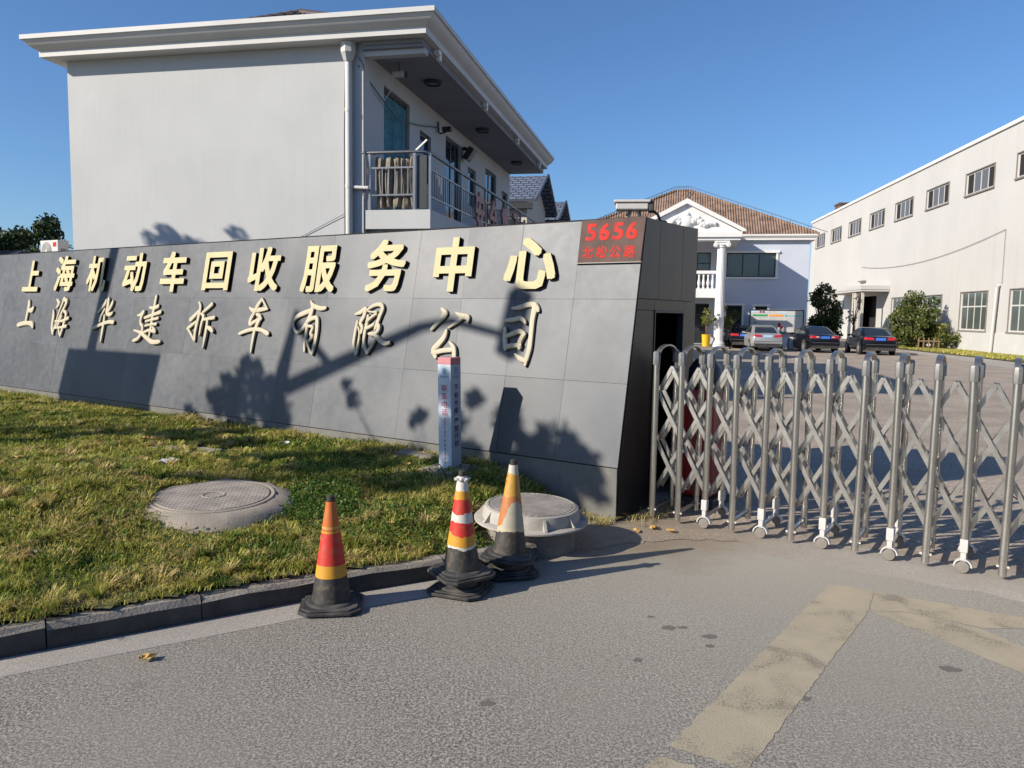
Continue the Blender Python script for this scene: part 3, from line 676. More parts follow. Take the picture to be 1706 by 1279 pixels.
# lower row: brush characters, each stroke a swelling ridge
STROKES = """[
('上',[[(-11.285,1.499,0.053),(-11.269,1.406,0.076),(-11.281,1.283,0.066),(-11.287,1.122,0.058)],[(-11.261,1.332,0.052),(-11.154,1.339,0.095),(-11.106,1.377,0.069)],[(-11.526,1.074,0.077),(-11.367,1.102,0.077),(-11.198,1.112,0.069),(-11.074,1.102,0.088),(-11.011,1.043,0.051)]]),
('海',[[(-10.362,1.527,0.033),(-10.285,1.462,0.072),(-10.331,1.396,0.039)],[(-10.418,1.348,0.033),(-10.392,1.247,0.068),(-10.376,1.058,0.062),(-10.313,0.953,0.049)],[(-10.317,0.965,0.039),(-10.284,1.107,0.036),(-10.221,1.332,0.039),(-10.132,1.545,0.061)],[(-10.129,1.533,0.065),(-10.044,1.475,0.071),(-10.158,1.274,0.042),(-10.257,1.061,0.039)],[(-10.066,1.334,0.048),(-9.993,1.277,0.061),(-10.018,1.113,0.061),(-10.065,0.925,0.048)],[(-10.157,1.063,0.039),(-10.106,0.971,0.039),(-10.065,0.925,0.032)],[(-10.278,1.16,0.042),(-10.08,1.17,0.045),(-9.898,1.22,0.06)],[(-10.265,1.049,0.042),(-10.047,1.066,0.042),(-9.922,1.086,0.063)],[(-10.106,1.252,0.042),(-10.158,1.133,0.042),(-10.18,1.062,0.038)]]),
('华',[[(-8.879,1.527,0.035),(-8.909,1.46,0.065),(-9.051,1.33,0.039)],[(-8.876,1.382,0.039),(-8.953,1.27,0.039),(-8.97,1.191,0.044)],[(-8.813,1.538,0.059),(-8.804,1.405,0.068),(-8.804,1.316,0.064),(-8.704,1.298,0.065),(-8.645,1.33,0.038)],[(-8.683,1.494,0.055),(-8.706,1.439,0.064),(-8.767,1.344,0.041)],[(-9.146,1.067,0.048),(-8.914,1.137,0.056),(-8.709,1.18,0.061),(-8.582,1.177,0.067)],[(-8.847,1.282,0.038),(-8.838,1.183,0.056),(-8.838,1.028,0.056),(-8.835,0.868,0.029)]]),
('建',[[(-7.569,1.584,0.051),(-7.579,1.459,0.051),(-7.587,1.291,0.056),(-7.587,1.124,0.051),(-7.599,0.972,0.032)],[(-7.683,1.416,0.038),(-7.584,1.408,0.054),(-7.483,1.439,0.062)],[(-7.766,1.262,0.05),(-7.592,1.307,0.049),(-7.403,1.351,0.061)],[(-7.725,1.21,0.035),(-7.574,1.239,0.038),(-7.44,1.262,0.051)],[(-7.725,1.142,0.036),(-7.589,1.166,0.035),(-7.46,1.174,0.051)],[(-7.75,1.036,0.044),(-7.618,1.076,0.043),(-7.456,1.06,0.053)],[(-7.526,1.125,0.035),(-7.46,1.075,0.046)],[(-7.938,1.296,0.033),(-7.876,1.302,0.052),(-7.81,1.356,0.058),(-7.848,1.266,0.052),(-7.843,1.181,0.05),(-7.776,1.12,0.047),(-7.785,1.035,0.052),(-7.852,0.949,0.061),(-7.955,0.914,0.05)],[(-7.975,1.067,0.028),(-7.803,1.035,0.05),(-7.641,0.966,0.059),(-7.485,0.909,0.07),(-7.331,0.916,0.066),(-7.277,0.918,0.021)]]),
('拆',[[(-6.531,1.501,0.032),(-6.491,1.437,0.047),(-6.496,1.328,0.055),(-6.517,1.189,0.057),(-6.525,1.06,0.05),(-6.51,0.967,0.043)],[(-6.662,1.256,0.069),(-6.587,1.312,0.06),(-6.508,1.377,0.047)],[(-6.695,1.13,0.048),(-6.618,1.177,0.053),(-6.535,1.228,0.04)],[(-6.693,1.125,0.033),(-6.602,1.048,0.035),(-6.519,0.971,0.032)],[(-6.236,1.474,0.06),(-6.315,1.419,0.054),(-6.409,1.359,0.035)],[(-6.436,1.339,0.037),(-6.379,1.3,0.054),(-6.4,1.192,0.045),(-6.407,1.044,0.029)],[(-6.384,1.256,0.035),(-6.28,1.272,0.047),(-6.143,1.289,0.056)],[(-6.28,1.272,0.044),(-6.271,1.175,0.051),(-6.274,1.038,0.049),(-6.282,0.867,0.022)],[(-6.251,1.156,0.044),(-6.176,1.13,0.066),(-6.131,1.1,0.048)]]),
('车',[[(-5.446,1.437,0.023),(-5.367,1.399,0.06),(-5.244,1.409,0.058),(-5.136,1.42,0.046),(-5.086,1.42,0.025)],[(-5.096,1.422,0.029),(-5.158,1.486,0.031),(-5.212,1.546,0.027)],[(-5.219,1.546,0.04),(-5.285,1.471,0.056),(-5.333,1.373,0.05),(-5.389,1.279,0.055),(-5.384,1.214,0.05),(-5.306,1.252,0.049),(-5.19,1.292,0.052)],[(-5.271,1.346,0.048),(-5.205,1.31,0.052),(-5.252,1.198,0.058),(-5.277,1.123,0.052),(-5.287,0.993,0.045),(-5.286,0.85,0.025)],[(-5.565,1.085,0.043),(-5.432,1.127,0.053),(-5.284,1.153,0.052),(-5.144,1.143,0.052),(-5.012,1.101,0.06)]]),
('有',[[(-4.311,1.528,0.024),(-4.263,1.475,0.056),(-4.133,1.439,0.055),(-4.043,1.446,0.047)],[(-4.263,1.475,0.056),(-4.279,1.369,0.065),(-4.33,1.254,0.057),(-4.412,1.164,0.044),(-4.482,1.136,0.038),(-4.552,1.196,0.027),(-4.567,1.267,0.026),(-4.511,1.335,0.058),(-4.405,1.376,0.063),(-4.299,1.409,0.056)],[(-4.314,1.237,0.04),(-4.315,1.123,0.04),(-4.314,0.991,0.037),(-4.296,0.904,0.027)],[(-4.321,1.272,0.052),(-4.242,1.313,0.056),(-4.163,1.314,0.055),(-4.135,1.206,0.056),(-4.131,1.067,0.051),(-4.145,0.954,0.043),(-4.157,0.871,0.027)],[(-4.16,0.875,0.027),(-4.231,0.951,0.027),(-4.287,1.045,0.027)],[(-4.272,1.216,0.04),(-4.206,1.204,0.035),(-4.229,1.125,0.042),(-4.195,1.091,0.041),(-4.246,1.024,0.029)]]),
('限',[[(-3.53,1.376,0.023),(-3.455,1.398,0.053),(-3.38,1.445,0.047),(-3.391,1.357,0.052),(-3.432,1.273,0.045),(-3.395,1.223,0.042),(-3.399,1.157,0.031)],[(-3.48,1.288,0.036),(-3.493,1.146,0.041),(-3.489,1.004,0.037),(-3.432,0.902,0.035)],[(-3.427,0.915,0.035),(-3.419,1.023,0.033),(-3.42,1.148,0.025),(-3.451,1.222,0.025)],[(-3.339,1.433,0.029),(-3.248,1.482,0.044),(-3.152,1.492,0.051),(-3.111,1.447,0.05),(-3.139,1.361,0.051),(-3.172,1.245,0.045),(-3.187,1.204,0.03)],[(-3.319,1.358,0.038),(-3.321,1.275,0.042),(-3.336,1.15,0.042),(-3.325,1.027,0.038),(-3.256,0.926,0.037)],[(-3.257,0.93,0.035),(-3.205,1.006,0.034),(-3.159,1.082,0.025)],[(-3.324,1.292,0.039),(-3.266,1.338,0.034),(-3.192,1.385,0.034)],[(-3.32,1.209,0.042),(-3.258,1.235,0.042),(-3.208,1.261,0.036)],[(-3.324,1.412,0.023),(-3.278,1.404,0.023),(-3.19,1.401,0.028)],[(-3.124,1.246,0.051),(-3.126,1.197,0.051),(-3.167,1.155,0.04),(-3.254,1.151,0.034)],[(-3.252,1.144,0.034),(-3.162,1.131,0.043),(-3.077,1.076,0.056),(-2.996,1.046,0.057),(-2.934,1.057,0.042)]]),
('公',[[(-2.257,1.455,0.029),(-2.205,1.4,0.07),(-2.277,1.318,0.05),(-2.359,1.228,0.04)],[(-2.055,1.413,0.02),(-1.983,1.38,0.06),(-1.899,1.365,0.06),(-1.886,1.317,0.029)],[(-1.951,1.374,0.048),(-2.024,1.314,0.043),(-2.128,1.247,0.022)],[(-2.15,1.218,0.034),(-2.174,1.142,0.062),(-2.245,1.059,0.068),(-2.295,1.002,0.06),(-2.255,0.927,0.048)],[(-2.284,0.968,0.057),(-2.171,0.996,0.054),(-2.053,1.01,0.054)],[(-2.082,1.09,0.03),(-2.022,1.029,0.056),(-2.0,0.938,0.054)]]),
('司',[[(-1.341,1.468,0.028),(-1.263,1.479,0.046),(-1.165,1.507,0.052),(-1.083,1.505,0.053),(-1.039,1.452,0.046)],[(-1.076,1.487,0.073),(-1.088,1.364,0.057),(-1.084,1.207,0.052),(-1.084,1.065,0.055),(-1.103,0.955,0.052),(-1.109,0.888,0.022)],[(-1.245,1.0,0.017),(-1.179,0.958,0.053),(-1.112,0.937,0.052)],[(-1.408,1.341,0.036),(-1.31,1.351,0.047),(-1.238,1.368,0.047),(-1.18,1.339,0.039),(-1.165,1.309,0.016)],[(-1.401,1.262,0.031),(-1.392,1.166,0.048),(-1.365,1.051,0.047)],[(-1.37,1.181,0.038),(-1.299,1.207,0.047),(-1.228,1.233,0.05),(-1.161,1.207,0.045)],[(-1.164,1.205,0.045),(-1.202,1.132,0.052),(-1.199,1.065,0.044)],[(-1.363,1.069,0.052),(-1.29,1.083,0.05),(-1.198,1.091,0.049)]])]
"""
import ast
def ribbon(mb, pts, zt):
    P = [Vector((p[0], p[1])) for p in pts]; W = [p[2]*1.16 for p in pts]
    S = []; n = len(P)
    for i in range(n-1):
        p0 = P[max(i-1, 0)]; p1 = P[i]; p2 = P[i+1]; p3 = P[min(i+2, n-1)]
        for k in range(5):
            t = k/5
            q = .5*((2*p1)+(p2-p0)*t+(2*p0-5*p1+4*p2-p3)*t*t+(3*p1-p0-3*p2+p3)*t**3)
            S.append((q, W[i]+(W[i+1]-W[i])*t))
    S.append((P[-1], W[-1]))
    d0 = (S[0][0]-S[1][0]).normalized(); d1 = (S[-1][0]-S[-2][0]).normalized()
    S = [(S[0][0]+d0*S[0][1]*.42, S[0][1]*.45)]+S+[(S[-1][0]+d1*S[-1][1]*.42, S[-1][1]*.45)]
    vs = []; m = len(S)
    for i, (q, w) in enumerate(S):
        d = (S[min(i+1, m-1)][0]-S[max(i-1, 0)][0]).normalized(); nr = Vector((-d.y, d.x))
        for o, z in ((-.5, .002), (-.5, .018), (-.38, zt*.92), (-.12, zt), (.12, zt), (.38, zt*.92), (.5, .018), (.5, .002)):
            p = q+nr*o*w; vs.append((p.x, p.y, z))
    fs = [(i*8+j, i*8+j+1, (i+1)*8+j+1, (i+1)*8+j) for i in range(m-1) for j in range(7)]+[tuple(range(8)), tuple((m-1)*8+j for j in range(7, -1, -1))]
    mi = [1 if j in (0, 6) else 0 for i in range(m-1) for j in range(7)]+[1, 1]
    b = len(mb.v); mb.v += [Vector(v) for v in vs]
    for f, k in zip(fs, mi): mb.f.append([x+b for x in f]); mb.m.append(k)
for ch, strokes in ast.literal_eval(STROKES):
    mb = MB()
    for i, st in enumerate(strokes): ribbon(mb, st, .033+.0018*i)
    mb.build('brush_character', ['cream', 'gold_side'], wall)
# address plate
pq = MB(); pq.prism([(-.657, 1.926), (.004, 1.922), (.012, 2.356), (-.662, 2.348)], .004, .022)
plaque = pq.build('address_plate', 'plaque', wall)
edge = MB()
for a, b in (((-.67, 1.916), (.016, 1.924)),): edge.box((a[0], a[1], .003), (b[0], b[1], .028))
edge.build('plate_edge', 'dark_frame', plaque)
x = -.60
for ch, w in zip('5656', (.125, .125, .125, .125)):
    me = text_mesh(ch, .028, .0); fit(me, x, x+.115, 2.14, 2.31, .0235, .0235)
    put(me, 'numeral', ['red_paint'], plaque); x += .143
x = -.615
for ch in '北松公路':
    me = text_mesh(ch, .018, .0, 2); fit(me, x, x+.118, 1.965, 2.085, .0235, .0235)
    put(me, 'road_character', ['red_paint'], plaque); x += .147

# camera housing on the wall top
t = thing('camera_housing', 'white box shaped camera housing with black end on top of the sign wall', 'security camera', (1.17, 7.72, 2.845), R(-8))
mb = MB(); mb.box((-.17, -.09, .085), (.145, .09, .15)); mb.build('body', 'plastic_white', t, bevel=.012)
mb = MB(); mb.box((-.19, -.105, .152), (.165, .105, .18)); mb.build('sun_shield', 'plastic_white', t, bevel=.01)
mb = MB(); mb.box((.147, -.085, .07), (.2, .085, .175)); mb.build('end_cap', 'rubber', t, bevel=.015)
mb = MB(); mb.box((-.13, -.06, -.01), (.13, .06, .012)); mb.tube([(-.06, 0, .01), (-.03, 0, .09)], .018, 8); mb.tube([(.07, 0, .01), (.05, 0, .09)], .018, 8); mb.build('bracket', 'grey_cap', t)
mb = MB(); mb.tube([(.18, 0, .09), (.24, .02, .05), (.27, .06, -.01), (.33, .1, -.015)], .014, 6); mb.build('cable', 'rubber', t)

# ================================================================ STRETCH GATE
GS = .2524
gate = thing('stretch_gate', 'expanding stainless steel lattice gate on small wheels beside the sign wall', 'gate', (1.33, 7.07, 0), math.atan2(-.555, .832))
NP = 20
pm = MB(); pm.tube([(0, 0, .03), (0, 0, 1.475)], .028, 16)
pmw = MB(); pmw.tube([(0, 0, .255), (0, 0, .29), (0, 0, 1.475)], [.026, .028, .028], 16)
cm = MB(); cm.lathe([(.0345, 1.452), (.0365, 1.462), (.0365, 1.556), (.030, 1.572), (.016, 1.578)], 8)
sleeve = MB(); sleeve.box((-.026, -.028, .165), (.026, .028, .262)); sleeve.box((-.018, -.02, .095), (.018, .02, .166))
fend = MB()
for k in range(9):
    a0 = math.pi*(k/9); a1 = math.pi*((k+1)/9)
    vs = []
    for a in (a0, a1):
        for r_ in (.054, .064):
            for yy in (-.026, .026): vs.append((r_*math.cos(a), yy, .052+r_*math.sin(a)*.95))
    fend.add(vs, [(0, 1, 3, 2), (4, 6, 7, 5), (0, 4, 5, 1), (2, 3, 7, 6), (0, 2, 6, 4), (1, 5, 7, 3)])
whl = MB(); RX = Matrix.Rotation(R(90), 4, 'X'); TW = Matrix.Translation((0, 0, .047)) @ RX
whl.lathe([(.02, -.028), (.034, -.026), (.036, -.016), (.043, -.016), (.046, -.01), (.046, .01), (.043, .016), (.02, .02)], 20, mat=TW)
bolt = MB(); bolt.lathe([(.009, -.004), (.009, .004)], 8, mat=Matrix.Translation((.034, -.004, .10)) @ RX)
bolt2 = MB(); bolt2.lathe([(.009, -.004), (.009, .004)], 8, mat=Matrix.Translation((-.034, -.004, .10)) @ RX)
arch = MB(); rings = []
for k in range(15):
    a = math.pi*k/14; cy, cz = .235-.213*math.cos(a), 1.535+.092*math.sin(a)
    ny, nz = -math.cos(a)*.30, math.sin(a); l = math.hypot(ny, nz); ny /= l; nz /= l
    rings.append([(sx*.021, cy+ny*o, cz+nz*o) for sx, o in ((-1, -.007), (1, -.007), (1, .007), (-1, .007))])
arch.add([v for r_ in rings for v in r_], [(i*4+j, i*4+(j+1) % 4, (i+1)*4+(j+1) % 4, (i+1)*4+j) for i in range(14) for j in range(4)])
proto = {}
for i in range(NP):
    wheel = (i % 2 == 0 and i > 0)
    for row, y in (('front', 0), ('back', .47)):
        key = 'pw' if wheel else 'p'
        if key not in proto:
            o = (pmw if wheel else pm).build('post', 'steel', gate, smooth=50); proto[key] = o.data
            c = cm.build('cap', 'grey_cap', o, smooth=30); proto['cap'] = c.data
            if wheel:
                f = sleeve.build('foot', 'plastic_white', o, bevel=.006); w_ = fend.build('fender', 'plastic_white', o, smooth=30); wh = whl.build('wheel', 'concrete_dark', o, smooth=40)
                proto['foot'], proto['fender'], proto['wheel'] = f.data, w_.data, wh.data; bev = f.modifiers[0]
            else: proto['bolt'] = bolt.build('bolt', 'plastic_white', o, smooth=40).data; proto['bolt2'] = bolt2.build('bolt', 'plastic_white', o, smooth=40).data
        else:
            o = bpy.data.objects.new('post', proto[key]); COL.objects.link(o); o.parent = gate
            for nm in (('cap', 'foot', 'fender', 'wheel') if wheel else ('cap', 'bolt', 'bolt2')):
                c = bpy.data.objects.new(nm.rstrip('2'), proto[nm]); COL.objects.link(c); c.parent = o
        o.location = (i*GS, y, 0)
        if i: o.rotation_euler = (random.uniform(-.006, .006), random.uniform(-.008, .008), 0)
    if 'arch' not in proto: a = arch.build('arch', 'steel_bar', gate, smooth=40); proto['arch'] = a.data
    else: a = bpy.data.objects.new('arch', proto['arch']); COL.objects.link(a); a.parent = gate
    a.location = (i*GS, 0, 0)
    rl = MB(); rl.bar((0, .03, .105), (0, .44, .105), .03, .02); r_ = rl.build('base_rail', 'steel_bar', gate); r_.location = (i*GS, 0, 0)
def lat(k0, z0, k1, z1, y, cnt=[0]):
    L_ = NP-1
    def clip(ka, za, kb, zb):
        if ka < 0: za = za+(zb-za)*(0-ka)/(kb-ka); ka = 0
        if ka > L_: za = za+(zb-za)*(L_-ka)/(kb-ka); ka = L_
        return ka, za
    a = clip(k0, z0, k1, z1); b = clip(k1, z1, k0, z0)
    if abs(a[0]-b[0]) < .4: return
    mb = MB(); mb.bar((a[0]*GS, y, a[1]), (b[0]*GS, y, b[1]), .034, .018, up=(0, 1, 0))
    if 0 < a[0] < L_ and z0 > 1.3: mb.lathe([(.010, -.012), (.010, .012)], 8, mat=Matrix.Translation((a[0]*GS, y-.006, a[1]-.022)) @ RX)
    mb.build('lattice_bar', 'steel_bar', gate)
for k in range(-2, NP+2):
    for yb, dirs in ((.05, 1), (.185, -1)):
        if -2 < k+.5 < NP-1+.0 or k+.5 < 0:
            if k+3 > 0.4 and k+.5 < NP-1: lat(k+.5, 1.435, k+3, .285, yb)
        if k+.5 > 0 and k-2 < NP-1.4: lat(k+.5, 1.435, k-2, .285, yb+.027)
for k in range(3, NP-1, 2):
    mb = MB(); p = Vector((k*GS+.03, .06, .62)); mb.tube([p, p+Vector((.08, .05, -.07)), p+Vector((.16, .1, -.03)), p+Vector((.2, .14, .05))], .005, 5)
    mb.build('loose_cable', 'rubber', gate)
# motor unit standing behind the first posts
t = thing('gate_motor', 'dark red motor housing with black head standing behind the gate posts', 'gate motor', (1.95, 7.75, 0), math.atan2(-.555, .832))
mb = MB(); mb.prism([(-.17, -.2), (.17, -.2), (.17, .2), (-.17, .2)], .1, 1.18); mb.build('housing', 'red_box', t, bevel=.03)
mb = MB(); mb.lathe([(.16, 1.185), (.17, 1.22), (.16, 1.38), (.1, 1.47), (.03, 1.49)], 16); mb.build('head', 'dark_frame', t, smooth=40)
mb = MB(); mb.box((-.05, -.178, 1.24), (.05, -.172, 1.34)); mb.build('sticker', 'litter', t)
mb = MB(); mb.box((-.22, -.25, .0), (.22, .25, .095)); mb.build('base', 'dark_frame', t, bevel=.01)

# ================================================================ TRAFFIC CONES
def cone_mat(name, stops, white=0., wcol=(.74, .72, .66), seed=0., patch=False):
    """painted bands up the cone with torn, worn edges"""
    m, nt, b = nmat(name); N = nt.nodes; Lk = nt.links
    tc = N.new('ShaderNodeTexCoord'); sx = N.new('ShaderNodeSeparateXYZ'); Lk.new(tc.outputs['Object'], sx.inputs[0])
    n = N.new('ShaderNodeTexNoise'); n.inputs['Scale'].default_value = 9; n.inputs['Detail'].default_value = 5
    mp = N.new('ShaderNodeMapping'); mp.inputs['Location'].default_value = (seed, seed*.7, 0); Lk.new(tc.outputs['Object'], mp.inputs[0]); Lk.new(mp.outputs[0], n.inputs['Vector'])
    ma = N.new('ShaderNodeMath'); ma.operation = 'MULTIPLY_ADD'; ma.inputs[1].default_value = .10 if white else .012; Lk.new(n.outputs['Fac'], ma.inputs[0]); Lk.new(sx.outputs['Z'], ma.inputs[2])
    sb = N.new('ShaderNodeMath'); sb.operation = 'SUBTRACT'; sb.inputs[1].default_value = .05 if white else .006; Lk.new(ma.outputs[0], sb.inputs[0])
    rp = N.new('ShaderNodeValToRGB'); rp.color_ramp.interpolation = 'CONSTANT'; e = rp.color_ramp.elements
    while len(e) < len(stops): e.new(.5)
    for el, (p, c) in zip(e, stops): el.position = p; el.color = (*c, 1)
    Lk.new(sb.outputs[0], rp.inputs['Fac']); out = rp.outputs['Color']
    n2 = N.new('ShaderNodeTexNoise'); n2.inputs['Scale'].default_value = 26; n2.inputs['Detail'].default_value = 6; Lk.new(mp.outputs[0], n2.inputs['Vector'])
    mr = N.new('ShaderNodeMapRange'); mr.inputs[1].default_value = .5; mr.inputs[2].default_value = .75; mr.inputs[4].default_value = .45; Lk.new(n2.outputs['Fac'], mr.inputs[0])
    mx = N.new('ShaderNodeMix'); mx.data_type = 'RGBA'; mx.inputs[7].default_value = (.22, .16, .1, 1); Lk.new(mr.outputs[0], mx.inputs[0]); Lk.new(out, mx.inputs[6]); out = mx.outputs[2]
    if white:
        n3 = N.new('ShaderNodeTexNoise'); n3.inputs['Scale'].default_value = 5.5; n3.inputs['Detail'].default_value = 7; n3.inputs['Roughness'].default_value = .7; Lk.new(mp.outputs[0], n3.inputs['Vector'])
        m3 = N.new('ShaderNodeMapRange'); m3.inputs[1].default_value = .57-white*.1; m3.inputs[2].default_value = .575-white*.1; Lk.new(n3.outputs['Fac'], m3.inputs[0])
        up = N.new('ShaderNodeMath'); up.operation = 'GREATER_THAN'; up.inputs[1].default_value = .235; Lk.new(sx.outputs['Z'], up.inputs[0])
        if patch:      # one big peeled area on the road side of the cone
            dt = N.new('ShaderNodeVectorMath'); dt.operation = 'DOT_PRODUCT'; dt.inputs[1].default_value = (.55, -.75, -.22); Lk.new(tc.outputs['Object'], dt.inputs[0])
            pa = N.new('ShaderNodeMath'); pa.operation = 'MULTIPLY_ADD'; pa.inputs[1].default_value = .13; Lk.new(n3.outputs['Fac'], pa.inputs[0]); Lk.new(dt.outputs['Value'], pa.inputs[2])
            pg = N.new('ShaderNodeMath'); pg.operation = 'GREATER_THAN'; pg.inputs[1].default_value = .035; Lk.new(pa.outputs[0], pg.inputs[0])
            m3 = N.new('ShaderNodeMath'); m3.operation = 'MULTIPLY'; m3.inputs[1].default_value = 1; Lk.new(pg.outputs[0], m3.inputs[0])
        mu = N.new('ShaderNodeMath'); mu.operation = 'MULTIPLY'; Lk.new(m3.outputs[0], mu.inputs[0]); Lk.new(up.outputs[0], mu.inputs[1])
        mx = N.new('ShaderNodeMix'); mx.data_type = 'RGBA'; mx.inputs[7].default_value = (*wcol, 1); Lk.new(mu.outputs[0], mx.inputs[0]); Lk.new(out, mx.inputs[6]); out = mx.outputs[2]
    Lk.new(out, b.inputs['Base Color']); b.inputs['Roughness'].default_value = .55
    bp = N.new('ShaderNodeBump'); bp.inputs['Strength'].default_value = .25; bp.inputs['Distance'].default_value = .006; Lk.new(n2.outputs['Fac'], bp.inputs['Height']); Lk.new(bp.outputs[0], b.inputs['Normal'])
    return m
RED = (.50, .028, .018); ORG = (.46, .115, .014); YEL = (.56, .27, .02); WHT = (.56, .54, .49); BLK = (.032, .031, .03); TAN = (.52, .27, .07)
MT['cone_a'] = cone_mat('cone_orange_red', [(0, BLK), (.205, YEL), (.285, RED), (.485, YEL), (.50, ORG), (.515, TAN), (.53, ORG)])
MT['cone_b'] = cone_mat('cone_torn_white', [(0, BLK), (.20, WHT), (.222, YEL), (.295, RED), (.375, WHT), (.44, RED), (.525, YEL), (.58, WHT)], white=-.9, seed=3.1)
MT['cone_c'] = cone_mat('cone_peeling', [(0, BLK), (.21, (.42, .38, .27)), (.25, (.42, .15, .045)), (.40, (.42, .15, .04)), (.46, (.48, .255, .04)), (.62, (.46, .43, .36))], white=-.3, seed=8.4, wcol=(.36, .335, .26), patch=True)
def make_cone(label, mat, loc, rz, tilt=(0, 0), group='traffic cones by the kerb', frill=False, base_h=0):
    t = thing('traffic_cone', label, 'traffic cone', loc, 0, group); t.rotation_euler = (tilt[0], tilt[1], rz)
    mb = MB(); w = .195; c = .06
    oct_ = [(w, -w+c), (w, w-c), (w-c, w), (-w+c, w), (-w, w-c), (-w, -w+c), (-w+c, -w), (w-c, -w)]
    mb.prism(oct_, .0, .022); mb.prism([(x*.9, y*.9) for x, y in oct_], .0225, .034)
    mb.lathe([(.16, .0342), (.15, .046), (.128, .05)], 28, capb=False)
    mb.build('base', 'rubber', t, bevel=.006, smooth=40)
    mb = MB(); prof = []
    for k in range(25):
        z = .046+(.685-.046)*k/24; prof.append((.124-(.124-.031)*k/24+random.uniform(-.0012, .0012), z))
    mb.lathe(prof, 32, capb=False); mb.build('body', mat, t, smooth=60)
    mb = MB(); mb.lathe([(.024, .684), (.026, .69), (.025, .718), (.019, .722)], 20); mb.build('tip', 'rubber', t, smooth=50)
    if frill:
        mb = MB(); n = 26
        prof = [(.034, .655), (.05, .662), (.052, .668), (.033, .672)]
        vs = [(r_*(1+.14*math.sin(j*2.7)*(.5 if r_ < .04 else 1))*math.cos(2*math.pi*j/n), r_*(1+.14*math.sin(j*2.7))*math.sin(2*math.pi*j/n), z+.006*math.sin(j*1.9)) for r_, z in prof for j in range(n)]
        mb.add(vs, [(i*n+j, i*n+(j+1) % n, (i+1)*n+(j+1) % n, (i+1)*n+j) for i in range(3) for j in range(n)])
        mb.build('torn_sleeve', 'plastic_white', t, smooth=60)
    return t
make_cone('orange and red traffic cone with yellow band standing alone by the kerb', 'cone_a', (-1.14, 4.80, .008), R(8))
make_cone('lower traffic cone under the torn red and white cone, only its black base showing', 'cone_a', (-.33, 5.13, .008), R(-20))
make_cone('torn white, red and yellow traffic cone with white frill at its tip', 'cone_b', (-.325, 5.135, .118), R(32), (R(1.5), R(-1)), frill=True)
make_cone('lower traffic cone under the peeling orange cone, only its black base showing', 'cone_a', (.0, 5.50, .012), R(15))
make_cone('peeling yellow and orange traffic cone with large grey white patch before the round concrete cover', 'cone_c', (.0, 5.50, .122), R(-12), (R(-1), R(1.5)))

# ================================================================ MANHOLES
def cover_mat(name, col, col2, dens):
    m, nt, b = nmat(name); N = nt.nodes; Lk = nt.links
    tc = N.new('ShaderNodeTexCoord'); ck = N.new('ShaderNodeTexBrick'); ck.inputs['Scale'].default_value = dens
    ck.inputs['Color1'].default_value = (*col, 1); ck.inputs['Color2'].default_value = (*[c*.85 for c in col], 1); ck.inputs['Mortar'].default_value = (*col2, 1)
    ck.inputs['Mortar Size'].default_value = .035; ck.inputs['Brick Width'].default_value = .5; ck.inputs['Row Height'].default_value = .25
    Lk.new(tc.outputs['Object'], ck.inputs['Vector'])
    n = N.new('ShaderNodeTexNoise'); n.inputs['Scale'].default_value = 7; n.inputs['Detail'].default_value = 7; Lk.new(tc.outputs['Object'], n.inputs['Vector'])
    mx = N.new('ShaderNodeMix'); mx.data_type = 'RGBA'; mx.blend_type = 'OVERLAY'; mx.inputs[0].default_value = .6
    Lk.new(ck.outputs['Color'], mx.inputs[6]); Lk.new(n.outputs['Fac'], mx.inputs[7]); Lk.new(mx.outputs[2], b.inputs['Base Color'])
    b.inputs['Roughness'].default_value = .8
    bp = N.new('ShaderNodeBump'); bp.inputs['Strength'].default_value = .7; bp.inputs['Distance'].default_value = .008; bp.invert = True
    Lk.new(ck.outputs['Fac'], bp.inputs['Height']); Lk.new(bp.outputs[0], b.inputs['Normal'])
    return m
MT['cover_l'] = cover_mat('patterned_cover', (.40, .35, .305), (.15, .13, .115), 8)
MT['cover_r'] = cover_mat('pale_patterned_cover', (.38, .345, .31), (.12, .11, .10), 12)
MT['fibre'] = M('pale_fibre_concrete', (.37, .345, .31), .8, var=.12, scale=7, bump=.3, bscale=60, stain=.35, dirt=(.27, .25, .22))
t = thing('manhole', 'low domed concrete manhole with patterned round cover set in the grass', 'manhole', (MHL[0], MHL[1], -.01), R(12)); t.rotation_euler = (R(2.3), 0, R(12))
mb = MB(); prof = [(.74, .02), (.70, .16), (.665, .27), (.60, .345), (.53, .372), (.487, .376)]
n = 56
vs = []
for i, (r_, z) in enumerate(prof):
    for j in range(n):
        a = 2*math.pi*j/n; w = 1+.025*math.sin(3*a+i)+.012*math.sin(7*a+2*i)+(random.uniform(-.012, .012) if i < 4 else 0)
        vs.append((.075*(1-i/5)+r_*w*math.cos(a), r_*w*math.sin(a), z+random.uniform(-.012, .012)*(i < 5)))
mb.add(vs, [(i*n+j, i*n+(j+1) % n, (i+1)*n+(j+1) % n, (i+1)*n+j) for i in range(len(prof)-1) for j in range(n)]+[tuple((len(prof)-1)*n+j for j in range(n))])
mb.build('collar', 'concrete', t, smooth=60)
mb = MB(); mb.lathe([(.488, .36), (.488, .380), (.478, .385), (.470, .381), (.447, .381), (.442, .386)], 64, capb=False, capt=False); mb.build('cover_frame', 'concrete', t, smooth=40)
mb = MB(); mb.lathe([(.44, .37), (.438, .386)], 64); o = mb.build('cover', 'cover_l', t)
mb = MB(); mb.lathe([(.078, .3865), (.083, .391), (.09, .391), (.095, .3865)], 36, capb=False, capt=False); mb.build('centre_ring', 'concrete', o)
t = thing('manhole', 'raised pale manhole with flanged rim and ribs at the end of the kerb', 'manhole', (MHR[0], MHR[1], 0), 0); t.rotation_euler = (R(1.6), R(.6), R(20))
